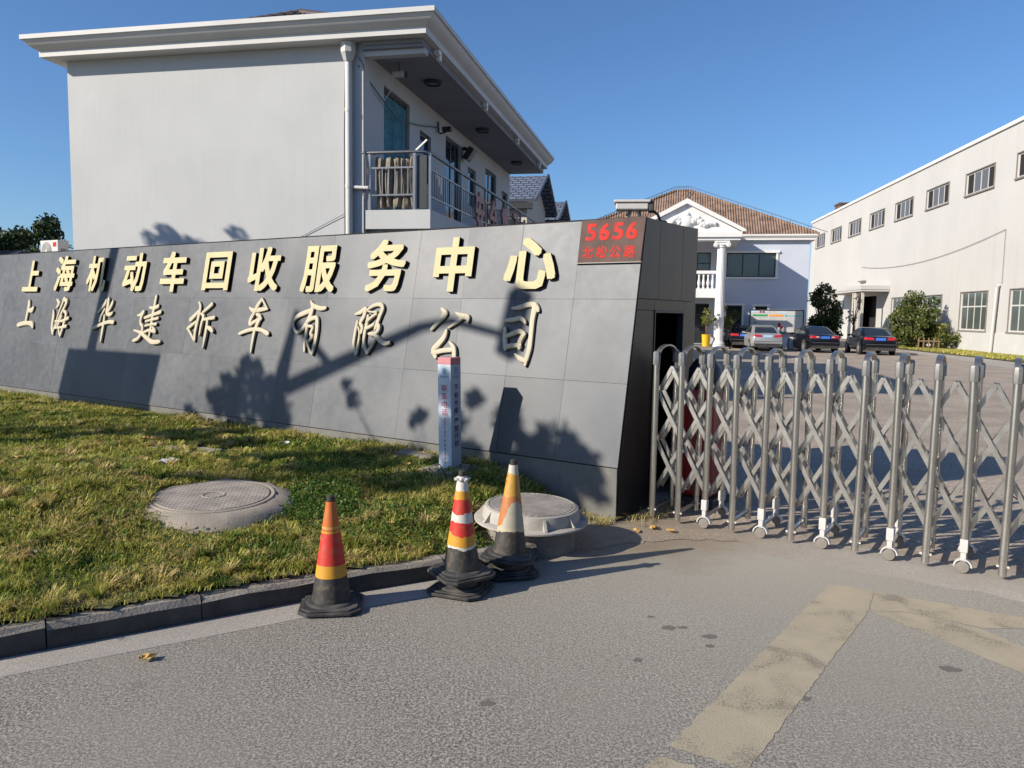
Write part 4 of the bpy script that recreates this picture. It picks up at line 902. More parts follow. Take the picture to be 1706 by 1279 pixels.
mb = MB(); mb.lathe([(.37, -.03), (.365, .10), (.36, .215)], 40); mb.build('pedestal', 'concrete_dark', t, smooth=40)
mb = MB(); mb.lathe([(.45, .215), (.468, .222), (.468, .236), (.455, .242), (.40, .246)], 56); mb.build('flange', 'fibre', t, smooth=40)
mb = MB(); mb.lathe([(.402, .246), (.398, .29), (.384, .335), (.37, .342)], 56, capb=False); o = mb.build('ring', 'fibre', t, smooth=40)
for k in range(10):
    a = 2*math.pi*k/10+.2; mt = Matrix.Rotation(a, 4, 'Z')
    mb = MB(); mb.add([(.396, -.012, .246), (.452, -.012, .246), (.39, -.012, .325), (.396, .012, .246), (.452, .012, .246), (.39, .012, .325)], [(0, 1, 2), (5, 4, 3), (0, 3, 4, 1), (1, 4, 5, 2), (2, 5, 3, 0)], mat=mt)
    mb.build('rib', 'fibre', ring if False else o)
mb = MB(); mb.lathe([(.366, .33), (.364, .3455), (.35, .347), (.348, .344), (.335, .344), (.333, .3465)], 56); mb.build('cover', 'cover_r', t)

# ================================================================ CABLE MARKER POST
def post_mat():
    return M('pale_blue_post', (.41, .48, .56), .5, var=.05, scale=5, stain=.15, dirt=(.4, .46, .5))
MT['post_blue'] = post_mat(); MT['post_pink'] = M('pink_band', (.48, .19, .21), .5, var=.08)
MT['ink_red'] = M('faded_red_ink', (.42, .13, .18), .6, var=.2, scale=30); MT['ink_dark'] = M('dark_violet_ink', (.10, .05, .13), .6); MT['ink_blue'] = M('blue_ink', (.08, .28, .5), .6)
mz = lawn_z(*MP)
t = thing('marker_post', 'pale blue square cable marker post with pink top and vertical writing before the sign wall', 'marker post', (MP[0], MP[1], mz-.02), R(-33)); t.rotation_euler = (R(1.), R(-.6), R(-33))
HW = .079; TOPZ = 1.50-mz
mb = MB(); mb.box((-HW, -HW, .02), (HW, HW, TOPZ-.075)); mb.build('shaft', 'post_blue', t, bevel=.004)
mb = MB(); mb.box((-HW, -HW, TOPZ-.0745), (HW, HW, TOPZ-.01)); mb.build('top_band', 'post_pink', t, bevel=.004)
mb = MB(); mb.box((-.21, -.23, -.05), (.19, .19, .065)); mb.build('base_slab', 'concrete', t, bevel=.015)
FA = Matrix(((1, 0, 0, 0), (0, 0, -1, -HW-.002), (0, 1, 0, 0), (0, 0, 0, 1)))       # left face: x right, y up, out -y
FB = Matrix(((0, 0, 1, HW+.002), (1, 0, 0, 0), (0, 1, 0, 0), (0, 0, 0, 1)))         # right face
for face, txt, mat_, sz in ((FA, '联系电话', 'ink_red', .072), (FB, '下有光缆,严禁开挖', 'ink_dark', .068)):
    z = TOPZ-.27
    for ch in txt:
        me = text_mesh(ch, .014, 0, 1)
        if ch == ',': fit(me, -.03, -.018, z-.008, z+.012, 0, 0); z -= .03
        else: fit(me, -sz/2, sz/2, z-sz*.9, z, 0, 0); z -= sz*1.08
        put(me, 'character', [mat_], t, face)
    if face is FA:
        for ch in '12147003001':
            me = text_mesh(ch, .014, 0, 1); mr_ = face @ Matrix.Translation((0, z-.02, 0)) @ Matrix.Rotation(R(-90), 4, 'Z')
            fit(me, *((-.004, .004) if ch == '1' else (-.012, .012)), -.017, .017, 0, 0); put(me, 'digit', [mat_], t, face @ Matrix.Translation((0, z-.018, 0))); z -= .043
    mb = MB(); n = 24
    for r0, r1 in ((.019, .0245),):
        vs = [(r_*math.cos(2*math.pi*j/n), r_*1.25*math.sin(2*math.pi*j/n)+TOPZ-.135, 0) for r_ in (r0, r1) for j in range(n)]
        mb.add(vs, [(j, (j+1) % n, n+(j+1) % n, n+j) for j in range(n)], mat=face)
    for q in (-.008, 0, .008): mb.add([(q-.002, TOPZ-.152, 0), (q+.002, TOPZ-.152, 0), (q+.004, TOPZ-.118, 0), (q, TOPZ-.118, 0)], [(0, 1, 2, 3)], mat=face)
    mb.build('emblem', 'ink_blue', t)
    me = text_mesh('中国移动', 0, 0, 1); fit(me, -.05, .05, TOPZ-.205, TOPZ-.18, 0, 0); put(me, 'small_writing', ['ink_blue'], t, face)

# small things lying about
mb = MB(); mb.box((-.22, -.09, -.02), (.2, .1, .06)); o = mb.build('concrete_block', 'concrete_dark', bevel=.012)
o.location = (-.98, 8.0, lawn_z(-.98, 8.0)); o.rotation_euler = (R(2), R(4), R(-18)); tag(o, 'broken concrete slab lying in the grass behind the marker post', 'concrete block')
mb = MB(); mb.box((-.42, -.13, -.06), (.42, .13, .02)); o = mb.build('paving_slab', 'concrete', bevel=.012)
o.location = (-3.55, 8.25, lawn_z(-3.55, 8.25)-.005); o.rotation_euler = (R(2), R(1), R(-22)); tag(o, 'half buried paving slab on the bare patch behind the domed manhole', 'paving slab')
def crumple(name, label, cat, loc, s, mat, group=None):
    mb = MB(); n = 5
    vs = [((i/(n-1)-.5)*s*1.6+random.uniform(-.2, .2)*s, (j/(n-1)-.5)*s+random.uniform(-.15, .15)*s, random.uniform(0, .45)*s) for i in range(n) for j in range(n)]
    mb.add(vs, [(i*n+j, (i+1)*n+j, (i+1)*n+j+1, i*n+j+1) for i in range(n-1) for j in range(n-1)])
    o = mb.build(name, mat); o.location = loc; o.rotation_euler.z = random.uniform(0, 6); md = o.modifiers.new('thick', 'SOLIDIFY'); md.thickness = .002
    return tag(o, label, cat, group)
crumple('litter', 'crumpled pale plastic wrapper in the grass left of the domed manhole', 'litter', (-3.35, 7.35, lawn_z(-3.35, 7.35)+.02), .12, 'litter')
crumple('litter', 'pale bluish paper scrap at the foot of the wall left of the concrete slab', 'litter', (-1.35, 8.42, lawn_z(-1.35, 8.42)+.02), .09, 'litter')
crumple('litter', 'small white scrap on the yellow grass before the wall', 'litter', (-2.55, 8.55, lawn_z(-2.55, 8.55)+.03), .07, 'litter')
for i, (x, y, s, lb) in enumerate([(-1.95, 4.0, .05, 'dry brown leaf lying on the road left of the lone cone'), (-.52, 5.08, .045, 'orange dry leaf beside the stacked cone base'), (1.28, 6.72, .06, 'long yellow dry leaf at the foot of the gate end'), (1.42, 6.62, .05, 'small dry leaf on the dirt before the first gate wheel'), (1.12, 6.62, .05, 'curled yellow leaf beside the doorway weeds')]):
    crumple('dry_leaf', lb, 'leaf', (x, y, .014), s, 'leaf_dry', 'dry leaves on the ground')
for i in range(26):
    x = random.uniform(-5.5, -.2); y = random.uniform(4.6, 9)
    if float(kdist(np.array([x]), np.array([y]))[0]) > .15 and float(wdist(np.array([x]), np.array([y]))[0]) > .1 and math.hypot(x-MHL[0], y-MHL[1]) > .8 and math.hypot(x-MHR[0], y-MHR[1]) > .6:
        crumple('dry_leaf', 'small dry brown leaf lying in the lawn grass', 'leaf', (x, y, lawn_z(x, y)+.05), random.uniform(.03, .05), 'leaf_dry', 'dry leaves scattered in the lawn')
mb = MB()
for i in range(150):
    s = random.random(); p = P0+WD*(4.6+1.9*(s+random.uniform(-.15, .15)))-ND*random.uniform(.08, .38); r_ = random.uniform(.012, .055)
    zz = lawn_z(p.x, p.y)+random.uniform(0, .07)*(1-abs(2*s-1)); q = [Vector((random.gauss(0, 1), random.gauss(0, 1), random.gauss(0, .6))).normalized()*r_+Vector((p.x, p.y, zz)) for _ in range(8)]
    mb.add(q, [(0, 1, 2), (2, 1, 3), (3, 4, 5), (5, 6, 7), (0, 3, 6), (1, 4, 7), (2, 5, 7), (0, 2, 4)])
tag(mb.build('rubble', 'rubble'), 'dark clods of soil and debris heaped at the foot of the wall', 'rubble', kind='stuff')
# ================================================================ TWO STOREY HOUSE
HRZ = math.atan2(-.209, .978)
HX = Vector((.978, -.209, 0)).normalized(); HY = Vector((.209, .978, 0)).normalized(); HC = Vector((-2.85, 14.78, 0))
def hp(x, y, z=0): return HC+HX*x+HY*y+Vector((0, 0, z))
def wall_open(mb, mat, length, z0, z1, ops, thick, mi=0):
    """wall with real openings; frame: x along, y inwards, z up"""
    us = sorted({0, length, *[o[0] for o in ops], *[o[1] for o in ops]})
    for a, b in zip(us, us[1:]):
        m = (a+b)/2; cuts = sorted([(o[2], o[3]) for o in ops if o[0] < m < o[1]]); z = z0
        for c, d in cuts:
            if c > z: mb.box((a, 0, z), (b, thick, c), mi, mat)
            z = d
        if z < z1: mb.box((a, 0, z), (b, thick, z1), mi, mat)
def window(parent, mat, u0, u1, w0, w1, n=2, depth=.1, fm='dark_frame', gm='glass_dark', fw=.05, rows=(), name='window', open_ends=False):
    mb = MB(); d0, d1 = depth, depth+.05
    mb.box((u0, d0, w0), (u0+fw, d1, w1), 0, mat); mb.box((u1-fw, d0, w0), (u1, d1, w1), 0, mat)
    mb.box((u0+fw, d0, w0), (u1-fw, d1, w0+fw), 0, mat); mb.box((u0+fw, d0, w1-fw), (u1-fw, d1, w1), 0, mat)
    for k in range(1, n):
        u = u0+(u1-u0)*k/n; mb.box((u-fw/2, d0+.004, w0+fw), (u+fw/2, d1-.004, w1-fw), 0, mat)
    for r_ in rows: mb.box((u0+fw, d0+.008, w0+(w1-w0)*r_-fw/2), (u1-fw, d1-.008, w0+(w1-w0)*r_+fw/2), 0, mat)
    f = mb.build(name, fm, parent)
    mb = MB(); ks = range(n)
    for k in ks:
        a = u0+(u1-u0)*k/n+.01; b = u0+(u1-u0)*(k+1)/n-.01; mi = 1 if (open_ends and k in (0, n-1)) else 0
        mb.box((a, d0+.02, w0+.01), (b, d0+.03, w1-.01), mi, mat)
    mb.build('pane', [gm, 'void'], f)
    return f
house = thing('two_storey_house', 'pale grey two storey house with wide cornice and long railed balcony behind the sign wall', 'house', HC, HRZ)
I4 = Matrix.Identity(4)
SIDE = Matrix(((0, -1, 0, 0), (1, 0, 0, 0), (0, 0, 1, 0), (0, 0, 0, 1)))
W = MB()
FRONT = Matrix.Translation((-6.43, 0, 0))
wall_open(W, FRONT, 6.43, 0, 6.84, [], .24)
sops = [(1.0, 2.5, 3.86, 6.38), (3.2, 4.0, 4.9, 6.02), (5.18, 6.55, 3.86, 6.35), (7.3, 8.15, 4.9, 5.97), (9.28, 10.7, 3.86, 6.30), (11.5, 12.4, 4.9, 5.97)]
SD = SIDE @ Matrix.Translation((.241, 0, 0))
wall_open(W, SD, 12.48, 0, 6.84, [(a-.241, b-.241, c, d) for a, b, c, d in sops], .24)
W.box((-6.43, .241, 0), (-6.19, 12.72, 6.84)); W.box((-6.19, 12.48, 0), (-.241, 12.72, 6.84))
W.build('wall', 'house_wall', house)
mb = MB(); mb.box((-6.1, .3, 3.6), (-.3, 12.4, 3.7)); mb.box((-1.8, .3, 3.75), (-1.7, 12.4, 6.8)); mb.build('interior', 'void', house)
for i, (a, b, c, d) in enumerate(sops):
    big = b-a > 1.2
    f = window(house, SIDE, a, b, c, d, 2 if big else 1, .07, gm='glass_dark' if i else 'glass_green', fw=.07, name='balcony_door' if big else 'window')
    if i == 0:
        mb = MB(); k = 26
        vs = []
        for j in range(k):
            u = a+.08+(b-a-.16)*j/(k-1)
            for z in (c+.05, d-.12): vs.append((-.065-.022*math.sin(j*1.9), u, z))
        mb.add(vs, [(j*2, j*2+2, j*2+3, j*2+1) for j in range(k-1)]); mb.build('curtain', 'curtain', f)
cor = MB()
prof = [(-.2, 6.842), (.34, 6.842), (.34, 6.955), (.355, 6.965), (.40, 6.99), (.47, 7.035), (.52, 7.09), (.535, 7.125), (.57, 7.128), (.57, 7.212), (-.2, 7.212)]
cor.sweep([(-6.43, 12.7, -1, 0), (-6.43, 0, -1, -1), (.98, 0, 1, -1), (.98, 12.7, 1, 0)], prof)
cor.build('cornice', 'cornice', house, smooth=25)
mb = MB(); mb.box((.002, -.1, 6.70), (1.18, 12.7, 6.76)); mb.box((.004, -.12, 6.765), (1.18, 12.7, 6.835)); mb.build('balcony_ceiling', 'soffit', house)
mb = MB(); mb.box((.003, -.02, 6.60), (1.2, .16, 6.699)); mb.build('front_beam', 'house_wall', house)
for y in (.5, 4.2, 7.9, 11.4):
    mb = MB(); mb.box((1.19, y, 6.76), (1.30, y+.16, 6.838)); mb.box((1.19, y+.16, 6.70), (1.26, y+.3, 6.838))
    mb.build('corbel', 'white', house)
rf = MB(); e = (-6.2, .75, .25, 12.4); z0 = 7.15; rz_ = 8.74; r0, r1 = (-2.9, 3.2), (-2.9, 9.2)
rf.add([(e[0], e[2], z0), (e[1], e[2], z0), (e[1], e[3], z0), (e[0], e[3], z0), (r0[0], r0[1], rz_), (r1[0], r1[1], rz_)], [(0, 1, 4), (1, 2, 5, 4), (2, 3, 5), (3, 0, 4, 5), (0, 3, 2, 1)])
def lumpy(a, b, r_, k):
    a = Vector(a); b = Vector(b)
    for j in range(k):
        p = a.lerp(b, j/k); q = a.lerp(b, (j+1.12)/k); rf.tube([p, q], [r_*.85, r_*1.1], 8)
lumpy((e[0], e[2], z0), (r0[0], r0[1], rz_), .10, 20); lumpy((e[1], e[2], z0), (r0[0], r0[1], rz_), .10, 20); lumpy((r0[0], r0[1], rz_), (r1[0], r1[1], rz_), .11, 18)
for j in range(40):      # tile courses on the front hip
    x = e[0]+(e[1]-e[0])*(j+.5)/40; s = 1-abs((x+2.75)/3.5); rf.tube([(x, e[2], z0+.01), (-2.75+(x+2.75)*.999, e[2]+(r0[1]-e[2])*s, z0+(rz_-z0)*s+.01)], .05, 6)
rf.build('roof', 'dark_tile', house, smooth=50)
pp = MB(); pp.tube([(-.265, -.085, .0), (-.265, -.085, 6.5)], .066, 16)
for z in (.9, 2.9, 4.2, 5.6): pp.tube([(-.265, -.085, z), (-.265, -.085, z+.07)], .073, 16)
pipe = pp.build('downpipe', 'plastic_white', house, smooth=50)
mb = MB(); mb.lathe([(.07, 6.50), (.095, 6.53), (.135, 6.64), (.145, 6.65), (.145, 6.835)], 8, mat=Matrix.Translation((-.265, -.10, 0))); mb.build('hopper', 'cornice', pipe, smooth=30)
mb = MB(); mb.tube([(-.38, -.02, 3.2), (-.385, -.02, 5.2), (-.36, -.02, 6.4), (-.3, -.03, 6.48)], .011, 6); mb.tube([(.0, -.012, 2.9), (.0, -.012, 6.45), (-.1, -.02, 6.6)], .008, 6)
mb.tube([(-.1, -.03, 6.45), (.06, .5, 6.1), (.06, 1.6, 5.85), (.05, 3.2, 6.1), (.05, 4.4, 6.35)], .012, 6)
mb.tube([(.03, -.02, 4.0), (.06, -.03, 4.55), (.02, -.02, 4.9)], .012, 6)
mb.tube([(-2.6, -.01, 2.7), (-1.2, -.02, 3.35), (-.35, -.03, 3.75)], .006, 5)
mb.build('wire', 'cable', house)
mb = MB(); mb.tube([(-.2, -.06, 4.22), (.12, -.07, 4.2)], .035, 10); mb.build('pipe_stub', 'plastic_white', house, smooth=50)
bal = MB(); bal.box((.002, .0, 3.45), (1.31, 12.7, 3.80)); bal.box((.002, .14, 3.18), (.22, 12.6, 3.448)); b_ = bal.build('balcony', 'house_wall', house)
rl = MB()
def rail(a, b, z, r_): rl.tube([(*a, z), (*b, z)], r_, 10)
rl.tube([(-.05, .02, 4.86), (.2, .02, 4.86), (1.05, .02, 4.86), (1.2, .05, 4.85), (1.265, .2, 4.85), (1.265, 12.6, 4.85)], .032, 10)
for z in (4.58, 4.08): rl.bar((.12, .03, z), (1.0, .03, z), .03, .03); rl.bar((1.265, .12, z-.03), (1.265, 12.6, z-.03), .03, .03)
for x in (.1, .99): rl.bar((x, .03, 3.80), (x, .03, 4.84), .055, .055)
for y in (.1, 2.2, 4.3, 6.4, 8.5, 10.6, 12.55): rl.bar((1.265, y, 3.80), (1.265, y, 4.84), .05, .05)
for k in range(1, 7): rl.bar((.1+k*.127, .03, 4.09), (.1+k*.127, .03, 4.57), .018, .018)
k = .1
while k < 12.5: rl.bar((1.265, k, 4.06), (1.265, k, 4.54), .016, .016); k += .145
rl.build('railing', 'alum', b_, smooth=40)
mb = MB(); mb.box((1.03, .05, 3.83), (1.22, .055, 4.8)); mb.build('corner_sheet', 'dark_frame', b_)
mb = MB(); mb.bar((1.0, .05, 4.88), (1.25, -.02, 5.06), .03, .03); mb.build('stick', 'plastic_white', b_)
# straw mat on the railing
mb = MB(); nx, nz = 40, 10; vs = []
for i in range(nx):
    for j in range(nz):
        u = i/(nx-1); w = j/(nz-1)
        vs.append((.2+.77*u+.02*math.sin(w*5+u*9)+(.10*(1-w)*(u-.2) if 0 else 0), .10+.035*math.sin(u*31+w*.8)+.02*math.sin(u*57+2), 3.84+.93*w+(.03*math.sin(u*23) if j in (0, nz-1) else 0)))
mb.add(vs, [(i*nz+j, (i+1)*nz+j, (i+1)*nz+j+1, i*nz+j+1) for i in range(nx-1) for j in range(nz-1)])
o = mb.build('straw_mat', 'straw_mat', smooth=60); o.location = HC; o.rotation_euler.z = HRZ; md = o.modifiers.new('thick', 'SOLIDIFY'); md.thickness = .012
tag(o, 'folded grey straw matting hanging inside the front balcony railing', 'mat')
# sign characters on the side railing
HM = Matrix.Translation(HC) @ Matrix.Rotation(HRZ, 4, 'Z')
RM = Matrix(((0, 0, 1, 1.30), (1, 0, 0, 0), (0, 1, 0, 0), (0, 0, 0, 1)))
for k, (ch, lb) in enumerate(zip('安全重于泰', ('nearest', 'second', 'third', 'fourth', 'farthest visible'))):
    me = text_mesh(ch, .03, .03, 2); fit(me, 3.15+1.32*k, 3.95+1.32*k, 3.70, 4.66, 0, .05)
    me.materials.append(MT['pinkred']); o = bpy.data.objects.new('sign_character', me); COL.objects.link(o); o.matrix_world = HM @ RM
    tag(o, f'faded pinkish red cut-out character on the balcony railing, {lb} of the row', 'sign character', 'faded red characters on the balcony railing')
# fixtures
def cam_thing(label, x, y, z, body, rz):
    t = thing('security_camera', label, 'security camera', hp(x, y, z), HRZ+rz, 'cameras under the balcony ceiling')
    return t
t = cam_thing('white bullet camera hanging from the balcony ceiling near its front edge', .42, .75, 6.50, 0, 0)
mb = MB(); mb.tube([(0, 0, .2), (0, 0, .05)], .015, 8); mb.lathe([(.045, .19), (.045, .2)], 12); mb.build('stem', 'alum', t)
mb = MB(); mb.box((-.14, -.05, -.06), (.11, .05, .04)); mb.build('body', 'plastic_white', t, bevel=.015)
mb = MB(); mb.box((.112, -.05, -.065), (.17, .05, .035)); mb.build('lens_hood', 'rubber', t, bevel=.01)
mb = MB(); mb.tube([(-.12, 0, -.03), (-.2, .05, -.3), (-.38, .1, -.5)], .010, 6); mb.build('cable', 'plastic_white', t)
t = cam_thing('dark camera on a bent wall arm above the balcony windows', .02, 4.48, 6.25, 0, 0)
mb = MB(); mb.tube([(0, 0, .25), (.02, 0, 0), (.05, 0, -.03), (.2, 0, 0)], .02, 8); mb.build('arm', 'dark_frame', t)
mb = MB(); mb.box((.12, -.08, .01), (.34, .06, .12)); mb.build('body', 'dark_frame', t, bevel=.01)
t = thing('floodlight', 'black square floodlight on the wall above the balcony', 'floodlight', hp(.02, 6.7, 6.28), HRZ)
mb = MB(); mb.tube([(0, 0, .05), (.15, 0, .02)], .05, 8); mb.build('arm', 'dark_frame', t)
TL = Matrix.Rotation(R(35), 4, 'Y')
mb = MB(); mb.box((.14, -.2, -.16), (.3, .2, .2), mat=TL); mb.build('housing', 'dark_frame', t, bevel=.02)
mb = MB(); mb.box((.301, -.16, -.13), (.306, .16, .16), mat=TL); mb.build('glass', 'glass_grey', t)
for k, (y, lb) in enumerate(((1.97, 'nearest the front edge'), (6.2, 'middle one'), (10.6, 'farthest one'))):
    t = thing('ceiling_lamp', f'dark round lamp under the balcony ceiling, {lb}', 'ceiling lamp', hp(.70, y, 6.698), HRZ, 'round lamps under the balcony ceiling')
    mb = MB(); mb.lathe([(.19, 0), (.19, -.05), (.15, -.07)], 24, capt=False, capb=False); mb.build('ring', 'dark_frame', t, smooth=30)
    mb = MB(); mb.lathe([(.15, -.045), (.06, -.055)], 24); mb.build('diffuser', 'glass_grey', t)

# air conditioner and outbuilding beyond the wall's left part
AL = Vector((-13.0, 22.0, 3.16))
t = thing('outbuilding', 'low outbuilding with dark tiled roof beyond the left end of the sign wall', 'outbuilding', (-17.5, 26, 0), R(-6))
mb = MB(); mb.box((-9, -3, 0), (3, 5, 3.0)); mb.build('wall', 'concrete', t)
mb = MB(); mb.add([(-9.4, -3.5, 2.95), (3.3, -3.5, 2.95), (3.3, 5.5, 2.95), (-9.4, 5.5, 2.95), (-9.4, 1, 3.75), (.3, 1, 3.75)], [(0, 1, 5, 4), (2, 3, 4, 5), (1, 2, 5), (3, 0, 4), (0, 3, 2, 1)])
for j in range(42): mb.tube([(-9.2+.3*j, -3.5, 2.97), (-9.2+.3*j if j < 32 else .3, 1, 3.77)], .06, 5)
mb.build('roof', 'dark_tile', t)
t = thing('flat_roof_shed', 'flat roofed shed between the outbuilding and the two storey house', 'shed', (-12.6, 22.4, 0), R(-12))
mb = MB(); mb.box((-1.6, -1.2, 0), (2.4, 3, 3.02)); mb.build('wall', 'house_wall', t)
mb = MB(); mb.box((-1.7, -1.3, 3.021), (2.5, 3.1, 3.10)); mb.build('roof', 'concrete', t)
t = thing('air_conditioner', 'white outdoor air conditioner unit with round fan grille left of the two storey house', 'air conditioner', AL, R(-29))
mb = MB(); mb.box((-.42, -.16, .0), (.42, .16, .58)); mb.build('casing', 'plastic_white', t, bevel=.015)
FM = Matrix.Translation((-.12, -.163, .29)) @ Matrix.Rotation(R(90), 4, 'X')
mb = MB(); mb.lathe([(.24, 0), (.235, .006)], 32, mat=FM); g = mb.build('fan_grille', 'grey_cap', t)
mb = MB()
for r_ in (.05, .1, .15, .2): mb.lathe([(r_, .006), (r_+.012, .012), (r_+.018, .006)], 28, mat=FM, capb=False, capt=False)
mb.lathe([(.045, .006), (.04, .016)], 16, mat=FM); mb.build('grille_ring', 'plastic_white', g)
mb = MB(); mb.box((.2, -.166, .40), (.35, -.161, .52)); mb.build('red_label', 'red_paint', t)
mb = MB(); mb.box((.421, -.08, .25), (.43, .08, .35)); mb.box((.421, -.08, .08), (.43, .08, .16)); mb.build('side_cover', 'grey_cap', t)
mb = MB(); mb.box((-.4, -.15, -.06), (-.33, .15, 0)); mb.box((.33, -.15, -.06), (.4, .15, 0)); mb.build('foot_rail', 'grey_cap', t)

# neighbouring houses with blue shingle roofs
def shingle_mat():
    m, nt, b = nmat('blue_shingles'); N = nt.nodes; Lk = nt.links
    tc = N.new('ShaderNodeTexCoord'); mp = N.new('ShaderNodeMapping'); mp.inputs['Scale'].default_value = (1, .72, 1); Lk.new(tc.outputs['Object'], mp.inputs[0])
    bk = N.new('ShaderNodeTexBrick'); bk.inputs['Scale'].default_value = 1.5; bk.inputs['Color1'].default_value = (.11, .14, .20, 1); bk.inputs['Color2'].default_value = (.15, .18, .25, 1); bk.inputs['Mortar'].default_value = (.03, .04, .06, 1); bk.inputs['Mortar Size'].default_value = .05
    Lk.new(mp.outputs[0], bk.inputs['Vector']); Lk.new(bk.outputs['Color'], b.inputs['Base Color']); b.inputs['Roughness'].default_value = .7
    return m
MT['shingle'] = shingle_mat()
MT['cream_wall'] = M('cream_wall', (.46, .43, .38), .8, var=.06)
def gable_house(label, x, y, ze, zr, run, length, win):
    t = thing('neighbour_house', label, 'house', hp(x, y, 0), HRZ, 'houses with blue shingle roofs')
    ow = MB(); ow.prism([(.35, 0), (2*run-.35, 0), (2*run-.35, ze+.1), (run, zr-.2), (.35, ze+.1)], -length, -.45, mat=Matrix(((0, 0, 1, 0), (1, 0, 0, 0), (0, 1, 0, 0), (0, 0, 0, 1))))
    ow.build('wall', 'cream_wall', t)
    r_ = MB()
    for s in (0, 1):
        y0 = 0 if s == 0 else 2*run
        sg = 1 if s == 0 else -1
        r_.add([(-length, y0, ze), (0, y0, ze), (0, run, zr), (-length, run, zr), (-length, y0, ze-.1), (0, y0, ze-.1), (0, run, zr-.1), (-length, run, zr-.1)],
               [(0, 1, 2, 3), (7, 6, 5, 4), (0, 4, 5, 1), (3, 2, 6, 7), (0, 3, 7, 4), (1, 5, 6, 2)])
    r_.build('roof', 'shingle', t)
    mb = MB(); mb.tube([(.01, 0, ze+.02), (.01, run, zr+.03), (.01, 2*run, ze+.02)], .05, 6); mb.build('verge_trim', 'alum', t)
    f = MB(); f.box((-1.5, .36-.35, ze-.35), (-.2, .33, ze-.12)); f.build('eave_bracket', 'dark_frame', t)
    if win:
        mb = MB(); mb.box((-1.7, -.6, 3.6), (-.5, .345, 3.75)); mb.box((-1.7, -.6, 4.55), (-.5, -.56, 4.6)); 
        for k in range(8): mb.box((-1.7+.17*k, -.6, 3.75), (-1.67+.17*k, -.57, 4.55))
        mb.build('balcony', 'cornice', t)
        mb = MB(); mb.box((-1.3, .335, 3.8), (-.7, .348, 5.6)); mb.build('door', 'dark_frame', t)
    return t
gable_house('nearer house with blue shingle gable roof behind the end of the balcony', .42, 15.7, 6.30, 7.6, 2.45, 7, True)
gable_house('farther small gable of blue shingles behind the nearer shingle roof', 0.5, 20.75, 6.1, 7.2, 2.1, 5, False)

# ================================================================ VILLA WITH PORTICO
def tile_mat():
    m, nt, b = nmat('brown_roof_tiles'); N = nt.nodes; Lk = nt.links
    tc = N.new('ShaderNodeTexCoord'); w1 = N.new('ShaderNodeTexWave'); w1.inputs['Scale'].default_value = 1.9; w1.bands_direction = 'X'; w1.inputs['Distortion'].default_value = .1
    w2 = N.new('ShaderNodeTexWave'); w2.inputs['Scale'].default_value = .95; w2.bands_direction = 'Y'; w2.wave_profile = 'SAW'
    n = N.new('ShaderNodeTexNoise'); n.inputs['Scale'].default_value = 2.2; n.inputs['Detail'].default_value = 6
    for q in (w1, w2, n): Lk.new(tc.outputs['Object'], q.inputs['Vector'])
    rp = N.new('ShaderNodeValToRGB'); e = rp.color_ramp.elements; e[0].position = .3; e[0].color = (.13, .085, .06, 1); e[1].position = .7; e[1].color = (.30, .195, .14, 1)
    Lk.new(n.outputs['Fac'], rp.inputs['Fac']); Lk.new(rp.outputs['Color'], b.inputs['Base Color'])
    ad = N.new('ShaderNodeMath'); ad.operation = 'MULTIPLY_ADD'; ad.inputs[1].default_value = .5; Lk.new(w2.outputs['Fac'], ad.inputs[0]); Lk.new(w1.outputs['Fac'], ad.inputs[2])
    bp = N.new('ShaderNodeBump'); bp.inputs['Strength'].default_value = .6; bp.inputs['Distance'].default_value = .1; Lk.new(ad.outputs[0], bp.inputs['Height']); Lk.new(bp.outputs[0], b.inputs['Normal'])
    b.inputs['Roughness'].default_value = .7
    return m
MT['brown_tile'] = tile_mat()
VO = Vector((12.48, 46.79, 0))
def vp_(x, y, z=0): return VO+HX*x+HY*y+Vector((0, 0, z))
villa = thing('villa', 'pale blue villa with white pedimented portico and brown tiled hip roof', 'house', VO, HRZ)
FY = 4.2; VL, VR = -9.9, 5.65
W = MB(); FV = Matrix.Translation((VL, FY, 0))
vops = [(.55-VL, 3.62-VL, 4.50, 6.06), (.64-VL, 1.65-VL, 0.05, 2.66), (2.46-VL, 3.22-VL, .9, 2.62), (-3.9-VL, -.45-VL, 3.55, 6.1), (-3.9-VL, -.45-VL, .12, 2.75)]
wall_open(W, FV, VR-VL, 0, 7.0, vops, .25)
W.box((VR-.25, FY+.251, 0), (VR, FY+9, 7)); W.box((VL, FY+.251, 0), (VL+.25, FY+9, 7)); W.box((VL+.25, FY+8.75, 0), (VR-.25, FY+9, 7))
W.build('wall', 'villa_wall', villa)
mb = MB(); mb.box((VL+.3, FY+1.8, .0), (VR-.3, FY+1.9, 6.9)); mb.box((VL+.3, FY+.3, 3.0), (VR-.3, FY+1.79, 3.3)); mb.build('interior', 'void', villa)
for i, (a, b, c, d) in enumerate(vops):
    window(villa, FV, a, b, c, d, (3, 1, 1, 4, 4)[i], .12, gm='glass_green' if i in (0, 3) else 'glass_dark', fw=.07, rows=((.72,) if i in (3, 4) else ()), name='door' if i in (1, 3, 4) else 'window')
def surround(a, b, c, d, w=.13, sill=True, p=.06):
    mb = MB()
    mb.box((a-w, FY-p, c if sill else 0.05), (a-.002, FY-.003, d)); mb.box((b+.002, FY-p, c if sill else .05), (b+w, FY-.003, d)); mb.box((a-w-.08, FY-p-.05, d+.001), (b+w+.08, FY-.003, d+w))
    if sill: mb.box((a-w-.05, FY-p-.06, c-w), (b+w+.05, FY-.003, c-.001))
    mb.build('window_trim', 'white', villa)
surround(.55, 3.62, 4.50, 6.06); surround(.64, 1.65, .05, 2.66, sill=False); surround(2.46, 3.22, .9, 2.62)
